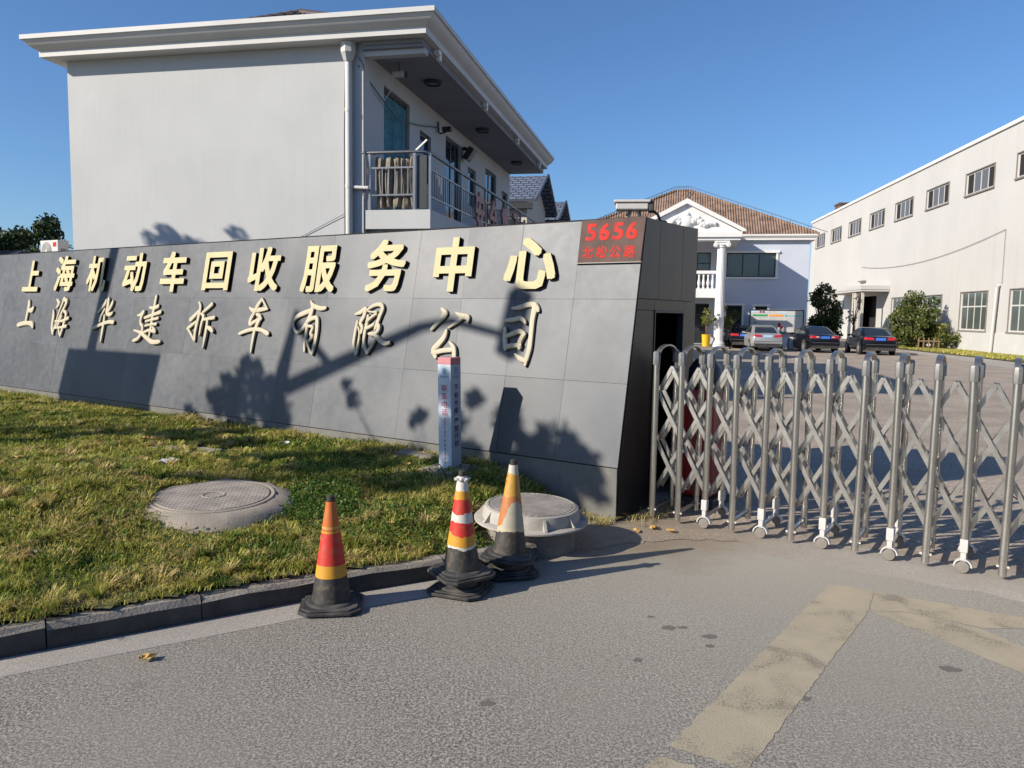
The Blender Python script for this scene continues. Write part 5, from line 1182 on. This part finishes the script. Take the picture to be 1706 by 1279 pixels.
mb = MB(); pr_ = [(-.2, 6.86), (.3, 6.86), (.3, 6.98), (.34, 7.0), (.40, 7.1), (.43, 7.11), (.43, 7.22), (-.2, 7.22)]
mb.sweep([(VL, FY+9, -1, 0), (VL, FY, -1, -1), (VR, FY, 1, -1), (VR, FY+9, 1, 0)], pr_); mb.build('cornice', 'white', villa)
mb = MB(); e = (VL-.44, VR+.44, FY-.44, FY+9.4); z0 = 7.225; rz_ = 10.75; rx0, rx1, ry = -2.9, -1.9, 8.4
mb.add([(e[0], e[2], z0), (e[1], e[2], z0), (e[1], e[3], z0), (e[0], e[3], z0), (rx0, ry, rz_), (rx1, ry, rz_)], [(0, 1, 5, 4), (1, 2, 5), (2, 3, 4, 5), (3, 0, 4), (0, 3, 2, 1)])
vr = mb.build('roof', 'brown_tile', villa)
mb = MB()
def ridge(a, b, k):
    a = Vector(a); b = Vector(b)
    for j in range(k): mb.tube([a.lerp(b, j/k), a.lerp(b, (j+1.1)/k)], [.09, .12], 7)
ridge((e[1], e[2], z0), (rx1, ry, rz_), 26); ridge((e[0], e[2], z0), (rx0, ry, rz_), 26); ridge((rx0, ry, rz_), (rx1, ry, rz_), 4)
mb.build('hip_tiles', 'brown_tile', vr)
mb = MB(); li = []
for a, b in (((e[1]+.5, e[2], z0+.1), (rx1, ry, rz_+.28)), ((rx1, ry, rz_+.28), (rx0, ry, rz_+.28)), ((rx0, ry, rz_+.28), (e[0], e[2], z0+.1))):
    a = Vector(a); b = Vector(b); mb.tube([a, b], .022, 5)
    for k in range(1, 8): p = a.lerp(b, k/8); mb.tube([p, p-Vector((0, 0, .28))], .012, 4)
mb.tube([(rx1+.1, ry-.3, rz_), (-2.9, 6.0, 8.95)], .03, 5); mb.build('lightning_wire', 'cable', vr)
# portico
mb = MB(); CX = -2.13
mb.box((-5.3, -.38, 6.45), (1.05, .42, 6.62)); mb.box((-5.4, -.5, 6.621), (1.14, .5, 6.95))
mb.box((-5.3, .43, 6.45), (-4.7, FY-.01, 6.94)); mb.box((.45, .43, 6.45), (1.05, FY-.01, 6.94))
mb.build('entablature', 'white', villa, bevel=.02)
pd = MB(); XZ = Matrix(((1, 0, 0, 0), (0, 0, -1, 0), (0, 1, 0, 0), (0, 0, 0, 1)))
pd.prism([(-5.3, 6.952), (1.04, 6.952), (CX, 8.62)], -.2, .30, mat=XZ); 
ped = pd.build('pediment', 'white', villa)
rk = MB()
for s in (-1, 1):
    rk.add([], [])
    poly = [(CX, 8.62), (CX+s*3.28, 6.955), (CX+s*3.46, 6.955), (CX+s*3.46, 7.08), (CX, 8.92)]
    rk.prism(poly if s > 0 else poly[::-1], .12 if s > 0 else .121, .52, mat=XZ)
rk.build('raking_cornice', 'white', ped)
rr = MB()
for s in (-1, 1):
    rr.add([(CX, -.5, 8.925), (CX+s*3.5, -.5, 7.07), (CX+s*3.5, 6.0, 7.07), (CX, 6.0, 8.925), (CX, -.5, 8.96), (CX+s*3.5, -.5, 7.10), (CX+s*3.5, 6.0, 7.10), (CX, 6.0, 8.96)], [(0, 1, 2, 3), (7, 6, 5, 4), (0, 4, 5, 1), (1, 5, 6, 2), (2, 6, 7, 3)])
rr.build('pediment_roof', 'brown_tile', ped)
rl = MB(); import random as _rd
def blob(x, z, r_, d=.16):
    r_ *= 1.5; rl.lathe([(r_, 0), (r_*.85, d*.6), (r_*.4, d)], 10, mat=Matrix.Translation((x, -.30, z)) @ Matrix.Rotation(R(90), 4, 'X'))
blob(CX, 7.55, .30, .16); blob(CX, 7.95, .14, .12)
for s in (-1, 1):
    for k in range(16):
        q = k/16; blob(CX+s*(.4+1.35*q), 7.42+.20*math.sin(q*9)*(1-q)+.12*(1-q)+_rd.uniform(-.05, .05), .13-.06*q+_rd.uniform(0, .03))
rl.build('relief', 'white', ped, smooth=50)
col = MB(); n = 40
def column(x):
    c = MB(); prof = [(.235+.0*z, z) for z in (0,)]
    vs = []; zs = [.42, 1.5, 3.0, 4.6, 6.02]
    for i, z in enumerate(zs):
        R0 = .29-.045*(i/4)**1.3
        for j in range(n):
            a = 2*math.pi*j/n; r_ = R0*(1-.05*(j % 2)); vs.append((r_*math.cos(a), r_*math.sin(a), z))
    c.add(vs, [(i*n+j, i*n+(j+1) % n, (i+1)*n+(j+1) % n, (i+1)*n+j) for i in range(4) for j in range(n)], mat=Matrix.Translation((x, 0, 0)))
    T = Matrix.Translation((x, 0, 0))
    c.lathe([(.42, .10), (.42, .2), (.36, .22), (.40, .28), (.36, .34), (.33, .36), (.34, .40), (.295, .42)], 28, mat=T)
    o = c.build('column', 'white', villa)
    k = MB(); k.lathe([(.25, 6.02), (.30, 6.06), (.30, 6.12), (.34, 6.2)], 24, mat=T); k.box((x-.44, -.34, 6.33), (x+.44, .34, 6.445))
    k.box((x-.36, -.3, 6.2), (x+.36, .3, 6.33))
    for sx in (-1, 1): k.tube([(x+sx*.36, -.33, 6.2), (x+sx*.36, .33, 6.2)], .14, 14); k.tube([(x+sx*.36, -.35, 6.2), (x+sx*.36, .35, 6.2)], .06, 10)
    k.build('capital', 'white', o)
column(0); column(2*CX)
mb = MB(); mb.box((-5.3, -.7, -.02), (.62, FY-.01, .10)); mb.build('step', 'concrete_dark', villa, bevel=.01)
mb = MB(); mb.box((-4.1, .25, 3.05), (-.16, FY-.01, 3.52)); mb.box((-4.1, .28, 3.521), (-.16, .52, 3.60)); mb.box((-4.1, .26, 4.50), (-.16, .54, 4.68)); vb = mb.build('balcony', 'white', villa)
x = -3.95
while x < -.2:
    q = MB(); q.lathe([(.085, 3.601), (.085, 3.66), (.05, 3.70), (.085, 3.85), (.095, 3.95), (.06, 4.15), (.045, 4.3), (.075, 4.42), (.08, 4.499)], 12, mat=Matrix.Translation((x, .4, 0))); q.build('baluster', 'white', vb, smooth=50); x += .27
# notice board
t = thing('notice_board', 'wide white notice board with green, orange and teal headings behind the silver car', 'notice board', vp_(2.1, 3.85), HRZ)
mb = MB(); mb.box((0, 0, .93), (3.35, .08, .98)); mb.box((0, 0, 2.36), (3.35, .08, 2.42)); mb.box((0, 0, .981), (.06, .08, 2.359)); mb.box((3.29, 0, .981), (3.35, .08, 2.359)); mb.box((.2, .02, 0), (.28, .08, .929)); mb.box((3.07, .02, 0), (3.15, .08, .929)); mb.build('frame', 'dark_frame', t)
mb = MB(); mb.box((.06, .03, .98), (3.29, .06, 2.36)); mb.build('panel', 'plastic_white', t)
for nm, mat, rects in (('header_band', M('sky_band', (.45, .65, .85), .5), [(.1, 2.22, 1.2, 2.3), (1.7, 2.22, 2.3, 2.3)]), ('green_bar', M('green_bar', (.03, .3, .1), .5), [(.2, 1.98, 1.12, 2.1), (.3, 1.5, .45, 1.62)]),
                       ('orange_bar', M('orange_bar', (.75, .3, .05), .5), [(1.22, 1.98, 2.1, 2.1)]), ('teal_bar', M('teal_bar', (.1, .45, .5), .5), [(2.25, 2.0, 3.1, 2.06), (2.2, 1.98, 2.3, 2.1), (3.05, 1.98, 3.15, 2.1)]),
                       ('red_block', MT['red_paint'], [(1.78, 1.3, 1.95, 1.58), (1.96, 1.2, 2.1, 1.35), (.62, 2.2, .75, 2.32), (.8, 2.2, .95, 2.32)]),
                       ('text_line', M('grey_print', (.45, .47, .5), .6), [(a, 1.88-.11*k, b-.1*(k % 3), 1.90-.11*k) for k in range(8) for a, b in ((.55, 1.1), (1.25, 1.7), (2.25, 3.1))])):
    mb = MB()
    for a, b, c, d in rects: mb.box((a, .02, b), (c, .0285, d))
    mb.build(nm, mat, t)
mb = MB(); mb.prism([(-.36, -.05), (.36, -.05), (.36, .05), (-.36, .05)], .08, .78); mb.box((-.3, -.12, 0), (-.22, .12, .08)); mb.box((.22, -.12, 0), (.3, .12, .08))
o = mb.build('white_barrier', 'plastic_white', bevel=.02); o.location = (16.75, 45.6, 0); o.rotation_euler.z = HRZ; tag(o, 'white plastic barrier panel standing between the silver and black cars', 'barrier')

# ================================================================ WAREHOUSE
def corr_mat():
    m, nt, b = nmat('white_corrugated_sheet'); N = nt.nodes; Lk = nt.links
    tc = N.new('ShaderNodeTexCoord'); w1 = N.new('ShaderNodeTexWave'); w1.bands_direction = 'Y'; w1.inputs['Scale'].default_value = 1.25; w1.wave_profile = 'SIN'
    n = N.new('ShaderNodeTexNoise'); n.inputs['Scale'].default_value = .25; n.inputs['Detail'].default_value = 6
    mp = N.new('ShaderNodeMapping'); mp.inputs['Scale'].default_value = (1, 1.6, .12); n2 = N.new('ShaderNodeTexNoise'); n2.inputs['Scale'].default_value = 1.1; n2.inputs['Detail'].default_value = 5
    for q in (w1, n): Lk.new(tc.outputs['Object'], q.inputs['Vector'])
    Lk.new(tc.outputs['Object'], mp.inputs[0]); Lk.new(mp.outputs[0], n2.inputs['Vector'])
    rp = N.new('ShaderNodeValToRGB'); e = rp.color_ramp.elements; e[0].position = .3; e[0].color = (.45, .44, .425, 1); e[1].position = .7; e[1].color = (.49, .48, .46, 1)
    Lk.new(n.outputs['Fac'], rp.inputs['Fac'])
    mr = N.new('ShaderNodeMapRange'); mr.inputs[1].default_value = .58; mr.inputs[2].default_value = .85; mr.inputs[4].default_value = .5; Lk.new(n2.outputs['Fac'], mr.inputs[0])
    mx = N.new('ShaderNodeMix'); mx.data_type = 'RGBA'; mx.inputs[7].default_value = (.4, .35, .3, 1); Lk.new(mr.outputs[0], mx.inputs[0]); Lk.new(rp.outputs['Color'], mx.inputs[6]); Lk.new(mx.outputs[2], b.inputs['Base Color'])
    bp = N.new('ShaderNodeBump'); bp.inputs['Strength'].default_value = .18; bp.inputs['Distance'].default_value = .03; Lk.new(w1.outputs['Fac'], bp.inputs['Height']); Lk.new(bp.outputs[0], b.inputs['Normal']); b.inputs['Roughness'].default_value = .55
    return m
MT['corr'] = corr_mat()
WO = Vector((27.7, 44.31, 0)); WRZ = math.atan2(-.143, .99); WX = Vector((.99, -.143, 0)).normalized(); WY = Vector((.143, .99, 0)).normalized()
ware = thing('warehouse', 'long white corrugated warehouse with rows of high windows on the right', 'warehouse', WO, WRZ)
Y0 = -9.0; Y1 = 46
WSIDE = Matrix(((0, 1, 0, 0), (1, 0, 0, 0), (0, 0, 1, 0), (0, 0, 0, 1)))      # u along y, inwards +x
WS = WSIDE @ Matrix.Translation((Y0, 0, 0))
ups = [(3.3+6.42*k-1.9, 3.3+6.42*k+1.9, 9.72, 11.05) for k in range(-1, 7)]
lows = [(1.2, 4.85, 1.32, 3.66), (-5.2, -1.5, 1.32, 3.66), (7.8, 11.4, 1.32, 3.6), (14.0, 17.6, 1.32, 3.6), (31.5, 35.0, 1.32, 3.6), (37.5, 41, 1.32, 3.6)]
dr = [(21.5, 26.5, .0, 3.9)]
W = MB(); wall_open(W, WS, Y1-Y0, 0, 12.75, [(a-Y0, b-Y0, c, d) for a, b, c, d in ups+lows+dr], .2)
W.box((.2, Y1-.2, 0), (22, Y1, 12.75)); W.box((21.8, Y0, 0), (22, Y1-.2, 12.75)); W.box((.2, Y0, 0), (21.8, Y0+.2, 12.75)); W.build('wall', 'corr', ware)
mb = MB(); mb.box((1.2, Y0+.3, 0), (1.4, Y1-.3, 12.6)); mb.build('interior', 'void', ware)
mb = MB(); mb.box((-.12, Y0-.1, 12.751), (22.1, Y1+.1, 12.95)); mb.build('roof', 'white', ware)
mb = MB()
ys = [Y0]+[21.4, 26.6]+[Y1]
for a, b in ((Y0, 21.4), (26.6, Y1)): mb.box((-.06, a, -.05), (-.003, b, 1.22))
mb.build('plinth', 'cornice', ware)
for a, b, c, d in ups+lows:
    mb = MB(); mb.box((-.05, a-.06, d+.001), (-.004, b+.06, d+.05)); mb.box((-.10, a-.1, c-.09), (-.004, b+.1, c-.001)); mb.box((-.05, a-.06, c), (-.004, a-.002, d)); mb.box((-.05, b+.002, c), (-.004, b+.06, d))
    mb.build('window_trim', 'concrete_dark', ware)
for a, b, c, d in ups: window(ware, WSIDE, a, b, c, d, 4, .06, fm='plastic_white', gm='glass_grey', fw=.09, open_ends=True)
for a, b, c, d in lows: window(ware, WSIDE, a, b, c, d, 4, .06, fm='plastic_white', gm='glass_green', fw=.08, rows=(.62,))
mb = MB(); mb.box((-2.2, 18.3, 4.15), (-.01, 30.7, 4.30)); mb.box((-2.25, 18.25, 4.301), (-.01, 30.75, 4.62)); cn = mb.build('canopy', 'corr', ware)
for a, b in ((18.5, 18.7), (30.3, 30.5), (20.2, 21.2), (27, 28.2)):
    mb = MB(); mb.box((-2.05, a, 0), (-1.87, b, 4.149)); mb.build('canopy_post', 'cream_wall', ware)
mb = MB(); mb.tube([(-.18, .0, 0), (-.2, -.3, 3.85)], .09, 10); mb.tube([(-.2, -.3, 3.85), (-.1, -.3, 3.95)], .1, 8); mb.build('downpipe', 'plastic_white', ware, smooth=50)
mb = MB(); pts = []
for k in range(25):
    q = k/24; pts.append((-.06, 26-26.5*q, 6.55-.75*4*q*(1-q)+.5*q))
mb.tube(pts, .014, 5); mb.tube([(-.05, -.5, 7.05), (-.05, -.5, 4)], .012, 5); mb.build('cable', 'cable', ware)
mb = MB(); mb.box((1.5, 40.5, 12.96), (2.7, 42.5, 14.2)); mb.box((1.4, 40.4, 14.201), (2.8, 42.6, 14.35)); mb.build('roof_vent', M('rusty_vent', (.10, .06, .055), .8, var=.3), ware)
mb = MB(); mb.box((-.25, 24.6, 5.2), (-.01, 26.2, 5.32)); mb.build('wall_lamp', 'grey_cap', ware)

# ================================================================ CARS
def make_car(label, paint, loc, head, L_=4.72, plate='blue_plate', clear=False, Hs=1.0):
    t = thing('parked_car', label, 'car', (loc[0], loc[1], .0), -head, 'cars parked in the yard')
    st = [(0.0, .74, .40, .84), (.05, .80, .30, .95), (.22, .85, .24, 1.0), (.7, .88, .2, 1.01), (1.5, .90, .19, .97), (2.6, .90, .19, .94), (3.3, .89, .19, .92), (4.1, .86, .2, .80), (4.55, .78, .26, .68), (L_, .66, .34, .58)]
    mb = MB(); vs = []
    for y, w, zb, zt in st:
        zt *= Hs; h = zt-zb
        vs += [(s_*x*w, y, z) for s_, x, z in ((-1, .80, zb), (-1, .95, zb+.05*h), (-1, 1.0, zb+.35*h), (-1, .985, zb+.72*h), (-1, .93, zt-.05*h), (-1, .78, zt), (0, 0, zt+.018), (1, .78, zt), (1, .93, zt-.05*h), (1, .985, zb+.72*h), (1, 1.0, zb+.35*h), (1, .95, zb+.05*h), (1, .80, zb))]
    n = 13
    mb.add(vs, [(i*n+j, i*n+(j+1) % n, (i+1)*n+(j+1) % n, (i+1)*n+j) for i in range(len(st)-1) for j in range(n)]+[tuple(range(n)), tuple((len(st)-1)*n+j for j in range(n-1, -1, -1))])
    # greenhouse
    gr = [(.95*Hs, .62, 3.62, .80), (1.1*Hs, .92, 3.30, .755), (1.3*Hs, 1.32, 2.88, .665), (1.40*Hs, 1.58, 2.62, .60), (1.455*Hs, 1.9, 2.35, .50)]
    vs = []
    for z, ya, yb, w in gr: vs += [(-w, ya+.10, z), (-w*.85, ya, z), (0, ya-.04, z), (w*.85, ya, z), (w, ya+.10, z), (w, yb-.1, z), (w*.85, yb, z), (0, yb+.04, z), (-w*.85, yb, z), (-w, yb-.1, z)]
    mb.add(vs, [(i*10+j, i*10+(j+1) % 10, (i+1)*10+(j+1) % 10, (i+1)*10+j) for i in range(4) for j in range(10)]+[tuple(40+j for j in range(10))])
    mb.build('body', paint, t, smooth=45)
    # glass set just proud of the greenhouse
    def lerp3(z):
        for a, b in zip(gr, gr[1:]):
            if a[0] <= z <= b[0]: q = (z-a[0])/(b[0]-a[0]); return [a[i]+(b[i]-a[i])*q for i in range(4)]
        return gr[-1]
    zs = [1.02*Hs, 1.12*Hs, 1.22*Hs, 1.32*Hs, 1.37*Hs]
    def strip(fn, nm):
        g = MB(); v = []
        for z in zs: v += fn(z, lerp3(z))
        k = len(v)//len(zs); g.add(v, [(i*k+j, i*k+j+1, (i+1)*k+j+1, (i+1)*k+j) for i in range(len(zs)-1) for j in range(k-1)]); g.build(nm, 'glass_dark', t, smooth=60)
    strip(lambda z, q: [(-q[3]*.80, q[1]-.012, z), (0, q[1]-.052, z), (q[3]*.80, q[1]-.012, z)], 'rear_window')
    strip(lambda z, q: [(-q[3]*.80, q[2]+.012, z), (0, q[2]+.052, z), (q[3]*.80, q[2]+.012, z)], 'windscreen')
    for s_ in (-1, 1):
        strip(lambda z, q: [(s_*(q[3]+.01), q[1]+.28, z), (s_*(q[3]+.01), (q[1]+q[2])/2-.05, z)], 'side_window')
        strip(lambda z, q: [(s_*(q[3]+.01), (q[1]+q[2])/2+.05, z), (s_*(q[3]+.01), q[2]-.25, z)], 'side_window')
    for y in (.92, 3.72):
        for s_ in (-1, 1):
            T = Matrix.Translation((s_*.80, y, .315)) @ Matrix.Rotation(R(90)*s_, 4, 'Y')
            a = MB(); a.lathe([(.37, .03), (.37, .1045)], 24, mat=T); a.build('wheel_arch', 'rubber', t)
            w = MB(); w.lathe([(.20, .09), (.29, .112), (.315, .10), (.315, -.08)], 24, mat=T); wo = w.build('wheel', 'tyre', t, smooth=40)
            r_ = MB(); r_.lathe([(.195, .10), (.19, .112), (.06, .105), (.04, .118)], 20, mat=T); r_.build('rim', 'rim', wo)
    for s_ in (-1, 1):
        a = MB(); a.add([(s_*.30, -.012, .80*Hs), (s_*.70, .0, .80*Hs), (s_*.815, .10, .82*Hs), (s_*.82, .10, .92*Hs), (s_*.72, .012, .945*Hs), (s_*.36, .008, .93*Hs),
                         (s_*.30, .05, .80*Hs), (s_*.70, .07, .80*Hs), (s_*.79, .15, .82*Hs), (s_*.79, .15, .92*Hs), (s_*.70, .09, .93*Hs), (s_*.36, .09, .92*Hs)],
                        [(0, 1, 4, 5), (1, 2, 3, 4), (0, 6, 7, 1), (1, 7, 8, 2), (2, 8, 9, 3), (3, 9, 10, 4), (4, 10, 11, 5), (5, 11, 6, 0)])
        lamp = a.build('tail_light', 'tail_red', t)
        if clear:
            a = MB(); a.box((min(s_*.33, s_*.5), -.018, .85*Hs), (max(s_*.33, s_*.5), -.004, .90*Hs)); a.build('reversing_lamp', 'lamp_clear', lamp)
        a = MB(); a.box((s_*.93-.09, 3.0, .94), (s_*.93+.09, 3.1, 1.06)); a.build('mirror', paint, t, bevel=.03)
    a = MB(); a.box((-.25, -.022, .78*Hs), (.25, -.004, .92*Hs)); a.build('number_plate', plate, t)
    a = MB(); a.box((-.79, -.05, .42), (.79, .06, .62)); a.build('bumper', paint, t, bevel=.03)
    a = MB(); a.box((-.74, -.056, .555), (.74, -.04, .58)); a.build('bumper_trim', 'alum', t)
    a = MB(); a.box((-.70, -.02, .24), (.70, .2, .415)); a.build('rear_apron', 'rubber', t)
    return t
MT['pale_plate'] = M('pale_blue_plate', (.4, .55, .72), .4)
make_car('silver saloon car parked in front of the notice board', 'silver', (14.35, 43.3), R(9), plate='pale_plate')
make_car('black saloon car with pale reversing lamps beside the white barrier', 'black_paint', (17.25, 42.5), R(4), clear=True)
make_car('black saloon car nearest the warehouse, parked on the right of the other black one', 'black_paint', (19.45, 40.7), R(11.5))
make_car('dark car half hidden between the white column and the silver car', 'black_paint', (13.95, 46.4), R(11), L_=4.7, Hs=.97)

# potted plants
def pot_plant(label, loc, pr, ph, mat, h, spread, leafmat, leaf, n):
    t = thing('potted_plant', label, 'potted plant', loc, 0, 'potted plants by the villa entrance')
    mb = MB(); mb.lathe([(pr*.8, 0), (pr, ph*.95), (pr*1.05, ph), (pr*.9, ph), (pr*.88, ph*.93)], 20); mb.build('pot', mat, t, smooth=40)
    mb = MB(); cl = []
    for k in range(7):
        a = random.uniform(0, 6.28); q = Vector((math.cos(a)*spread*random.uniform(.2, 1), math.sin(a)*spread*random.uniform(.2, 1), ph+h*random.uniform(.35, 1)))
        mb.tube([(0, 0, ph*.9), (q.x*.4, q.y*.4, ph+(q.z-ph)*.55), q], [.025, .018, .008], 5); cl.append((tuple(q), spread*.55))
    mb.build('stem', 'bark', t)
    P, tn = clump_points(cl, n); quads_np('foliage', leaf_quads(P, leaf), leafmat, t, np.clip(rng.uniform(.2, .9, len(P))+tn, 0, 1))
pot_plant('bright yellow pot with a pale leafy plant beside the white column', vp_(-.72, -.25, .10), .27, .72, 'yellow_pot', 1.5, .5, 'leaf_yel', .09, 600)
pot_plant('dark pot with tall green plant right of the white column', vp_(.5, .55, .10), .2, .4, 'dark_pot', 1.9, .5, 'leaf_mid', .12, 420)
pot_plant('dark pot with drooping green plant nearest the dark car', vp_(.98, 2.3, .0), .22, .45, 'dark_pot', 1.8, .55, 'leaf_dark', .12, 420)

# ================================================================ TREES AND SHRUBS
def ball_clumps(c, rx, ry, rz, n, r):
    out = []
    for _ in range(n):
        d = rng.normal(size=3); d /= np.linalg.norm(d); q = rng.uniform(.35, 1)**.5
        out.append(((c[0]+d[0]*rx*q, c[1]+d[1]*ry*q, c[2]+d[2]*rz*q), r*rng.uniform(.7, 1.25)))
    return out
make_tree('dark_tree', 'rounded dark evergreen tree between the villa corner and the warehouse', 'tree', (21.6, 53.5, 0), ball_clumps((21.5, 53.5, 2.4), .95, 1.2, 1.75, 44, .42)+ball_clumps((21.8, 53.5, 1.2), 1.0, 1.0, .9, 16, .45), .12, 'leaf_dark', 420, .14)
make_tree('young_tree', 'thin young tree with sparse leaves before the warehouse canopy', 'tree', (24.3, 55.0, 0), ball_clumps((24.3, 55.0, 2.7), .6, .7, 1.0, 9, .3), .09, 'leaf_mid', 130, .10)
make_tree('round_shrub', 'large rounded green shrub against the white warehouse wall', 'shrub', (26.6, 51.0, 0), ball_clumps((26.6, 51.0, 1.9), 1.35, 1.35, 1.85, 70, .42)+ball_clumps((26.7, 50.9, 1.0), 1.4, 1.2, .8, 22, .45), .10, 'leaf_mid', 560, .12)
make_tree('loose_shrub', 'low straggly yellow green shrub right of the large rounded one', 'shrub', (28.0, 50.0, 0), ball_clumps((27.9, 49.6, .95), 1.15, .9, .85, 16, .42), .10, 'leaf_yel', 380, .05)
mb = MB()
for k in range(5): mb.box((.3*k, 0, 0), (.3*k+.07, .05, .75))
mb.box((-.05, -.02, .5), (1.35, -.001, .58)); o = mb.build('wooden_rack', 'wood'); o.location = (25.9, 49.2, .03); o.rotation_euler.z = R(-10); tag(o, 'low wooden rack standing on the verge under the large shrub', 'rack')
def far_tree(label, px, Y, top, bot, w, seed):
    X = (px-853)/1281*Y
    make_tree('far_tree', label, 'tree', (X, Y, 0), ball_clumps((X, Y, (top+bot)/2), w, w, (top-bot)/2, 30, w*.42), .17, 'leaf_dark', 260, .2, 'trees beyond the sign wall')
far_tree('broad dark tree beyond the outbuilding, taller of the pair', 62, 45, 6.9, 3.3, 1.55, 1)
far_tree('dark tree cut by the left edge of the picture', -8, 44, 6.3, 3.2, 1.5, 2)
far_tree('lower dark bush behind the air conditioner', 112, 50, 4.9, 3.2, 1.2, 3)
Qv = []
vy = rng.uniform(30, 56, 14000); vx = 24.2+(vy-33)*.115+rng.uniform(-.6, 2.6, 14000)
C = np.stack([vx, vy, np.full(14000, .06)], 1); tag(quads_np('verge_grass', leaf_quads(C, .09), 'grass', tint=np.clip(rng.normal(.68, .16, 14000), 0, 1)), 'yellow green grass verge along the foot of the warehouse', 'grass', kind='stuff')

# ================================================================ ROADSIDE THINGS LEFT OF THE FRAME (their shadows fall on the wall and lawn)
t = thing('road_sign', 'tall roadside pole with a wide sign board, left of the frame', 'road sign', (-12.0, 9.62, 0))
mb = MB(); mb.tube([(0, 0, -.1), (0, 0, 7.75)], [.12, .10], 14); mb.tube([(0, 0, 7.4), (-.35, .1, 7.62), (.55, -.2, 7.42)], .09, 8); mb.build('pole', 'steel', t, smooth=50)
mb = MB(); mb.bar((-.62, .33, 3.87), (1.5, -1.03, 3.87), .92, .04, up=(.54, .84, 0)); mb.build('board', 'alum', t)
t = thing('camera_pole', 'roadside camera pole with a braced side arm, left of the frame', 'camera pole', (-11.13, 5.9, 0))
mb = MB(); mb.tube([(0, 0, -.1), (0, 0, 5.2), (.05, 0, 6.65)], [.19, .15, .05], 14); mb.build('pole', 'steel', t, smooth=50)
mb = MB(); mb.tube([(.1, -.08, 5.62), (1.14, -.64, 6.08), (1.88, -1.05, 6.41), (2.23, -1.26, 6.49), (2.9, -1.7, 6.33)], [.10, .085, .06, .05, .045], 10); mb.tube([(.05, 0, 6.5), (.75, -.4, 5.92)], .06, 8); mb.build('arm', 'steel', t, smooth=50)
mb = MB(); mb.box((2.8, -1.82, 6.12), (3.02, -1.6, 6.85)); mb.build('camera_box', 'plastic_white', t, bevel=.03)
CLA = [((-9.13, 5.57, 5.04), 0.12), ((-9.26, 5.7, 5.2), 0.06), ((-8.3, 5.01, 4.96), 0.1), ((-8.37, 5.03, 4.85), 0.06), ((-7.7, 4.67, 5.17), 0.11), ((-7.86, 4.72, 4.94), 0.12), ((-7.35, 4.4, 4.99), 0.13), ((-6.86, 4.03, 4.79), 0.2), ((-6.67, 3.87, 4.65), 0.17), ((-7.14, 4.19, 4.7), 0.17), ((-6.54, 3.75, 4.48), 0.1), ((-7.32, 4.25, 4.47), 0.22), ((-6.86, 3.96, 4.48), 0.19), ((-7.75, 4.55, 4.53), 0.21), ((-9.37, 4.6, 4.46), 0.18), ((-8.68, 4.2, 4.46), 0.2), ((-8.03, 3.72, 4.46), 0.22), ((-7.14, 4.04, 4.46), 0.2), ((-8.53, 4.83, 4.46), 0.19)]
CLB = [((-11.45, 6.57, 5.26), 0.19), ((-11.17, 6.44, 5.49), 0.2), ((-10.9, 6.21, 5.23), 0.26), ((-11.27, 6.39, 4.97), 0.22), ((-11.74, 6.73, 5.14), 0.11), ((-10.6, 5.97, 5.03), 0.16), ((-11.3, 5.46, 4.72), 0.15), ((-12.17, 5.8, 4.72), 0.13), ((-10.72, 5.19, 4.72), 0.18), ((-14.44, 7.23, 4.72), 0.1), ((-13.64, 7.15, 4.72), 0.1), ((-12.76, 7.07, 4.72), 0.12), ((-11.92, 7.05, 4.72), 0.11), ((-11.06, 6.92, 4.72), 0.11)]

make_tree('roadside_tree', 'thinly leaved roadside tree left of the frame, nearer the road', 'tree', (-8.3, 4.3, .15), [(c, r*(.95 if i < 6 else 1.3 if i < 14 else 1.55)) for i, (c, r) in enumerate(CLA)], .09, 'leaf_mid', 2000, .035, 'roadside trees left of the frame')
make_tree('roadside_tree', 'leafy roadside tree left of the frame, beside the camera pole', 'tree', (-11.4, 6.4, .2), [(c, r*(1.3 if i < 6 else 1.45)) for i, (c, r) in enumerate(CLB)], .09, 'leaf_mid', 2000, .05, 'roadside trees left of the frame')
make_tree('roadside_tree', 'slender roadside tree left of the frame, behind the end of the sign wall', 'tree', (-14.3, 12.5, .0), [((-14.36, 12.42, 7.26), .30), ((-14.22, 12.4, 7.5), .2), ((-13.95, 12.3, 7.32), .26), ((-13.6, 12.26, 7.28), .17), ((-12.75, 12.07, 7.5), .16)], .07, 'leaf_mid', 2200, .08, 'roadside trees left of the frame')
# unseen trees added behind the camera to darken reflections and sky fill
bn = 26000; C = np.stack([rng.uniform(-14, 70, bn), rng.uniform(-27, -19, bn), 8.5*rng.uniform(0, 1, bn)**.8], 1)
C[:, 2] *= .8+.2*np.sin(C[:, 0]*.9)
tag(quads_np('added_tree_belt', leaf_quads(C, .42), 'leaf_dark', tint=np.clip(rng.normal(.4, .2, bn), 0, 1)), 'dark belt of trees added unseen behind the camera to dim fill and reflections', 'trees', kind='stuff')
SC.render.engine = 'CYCLES'
SC.cycles.use_denoising = True
SC.cycles.max_bounces = 6
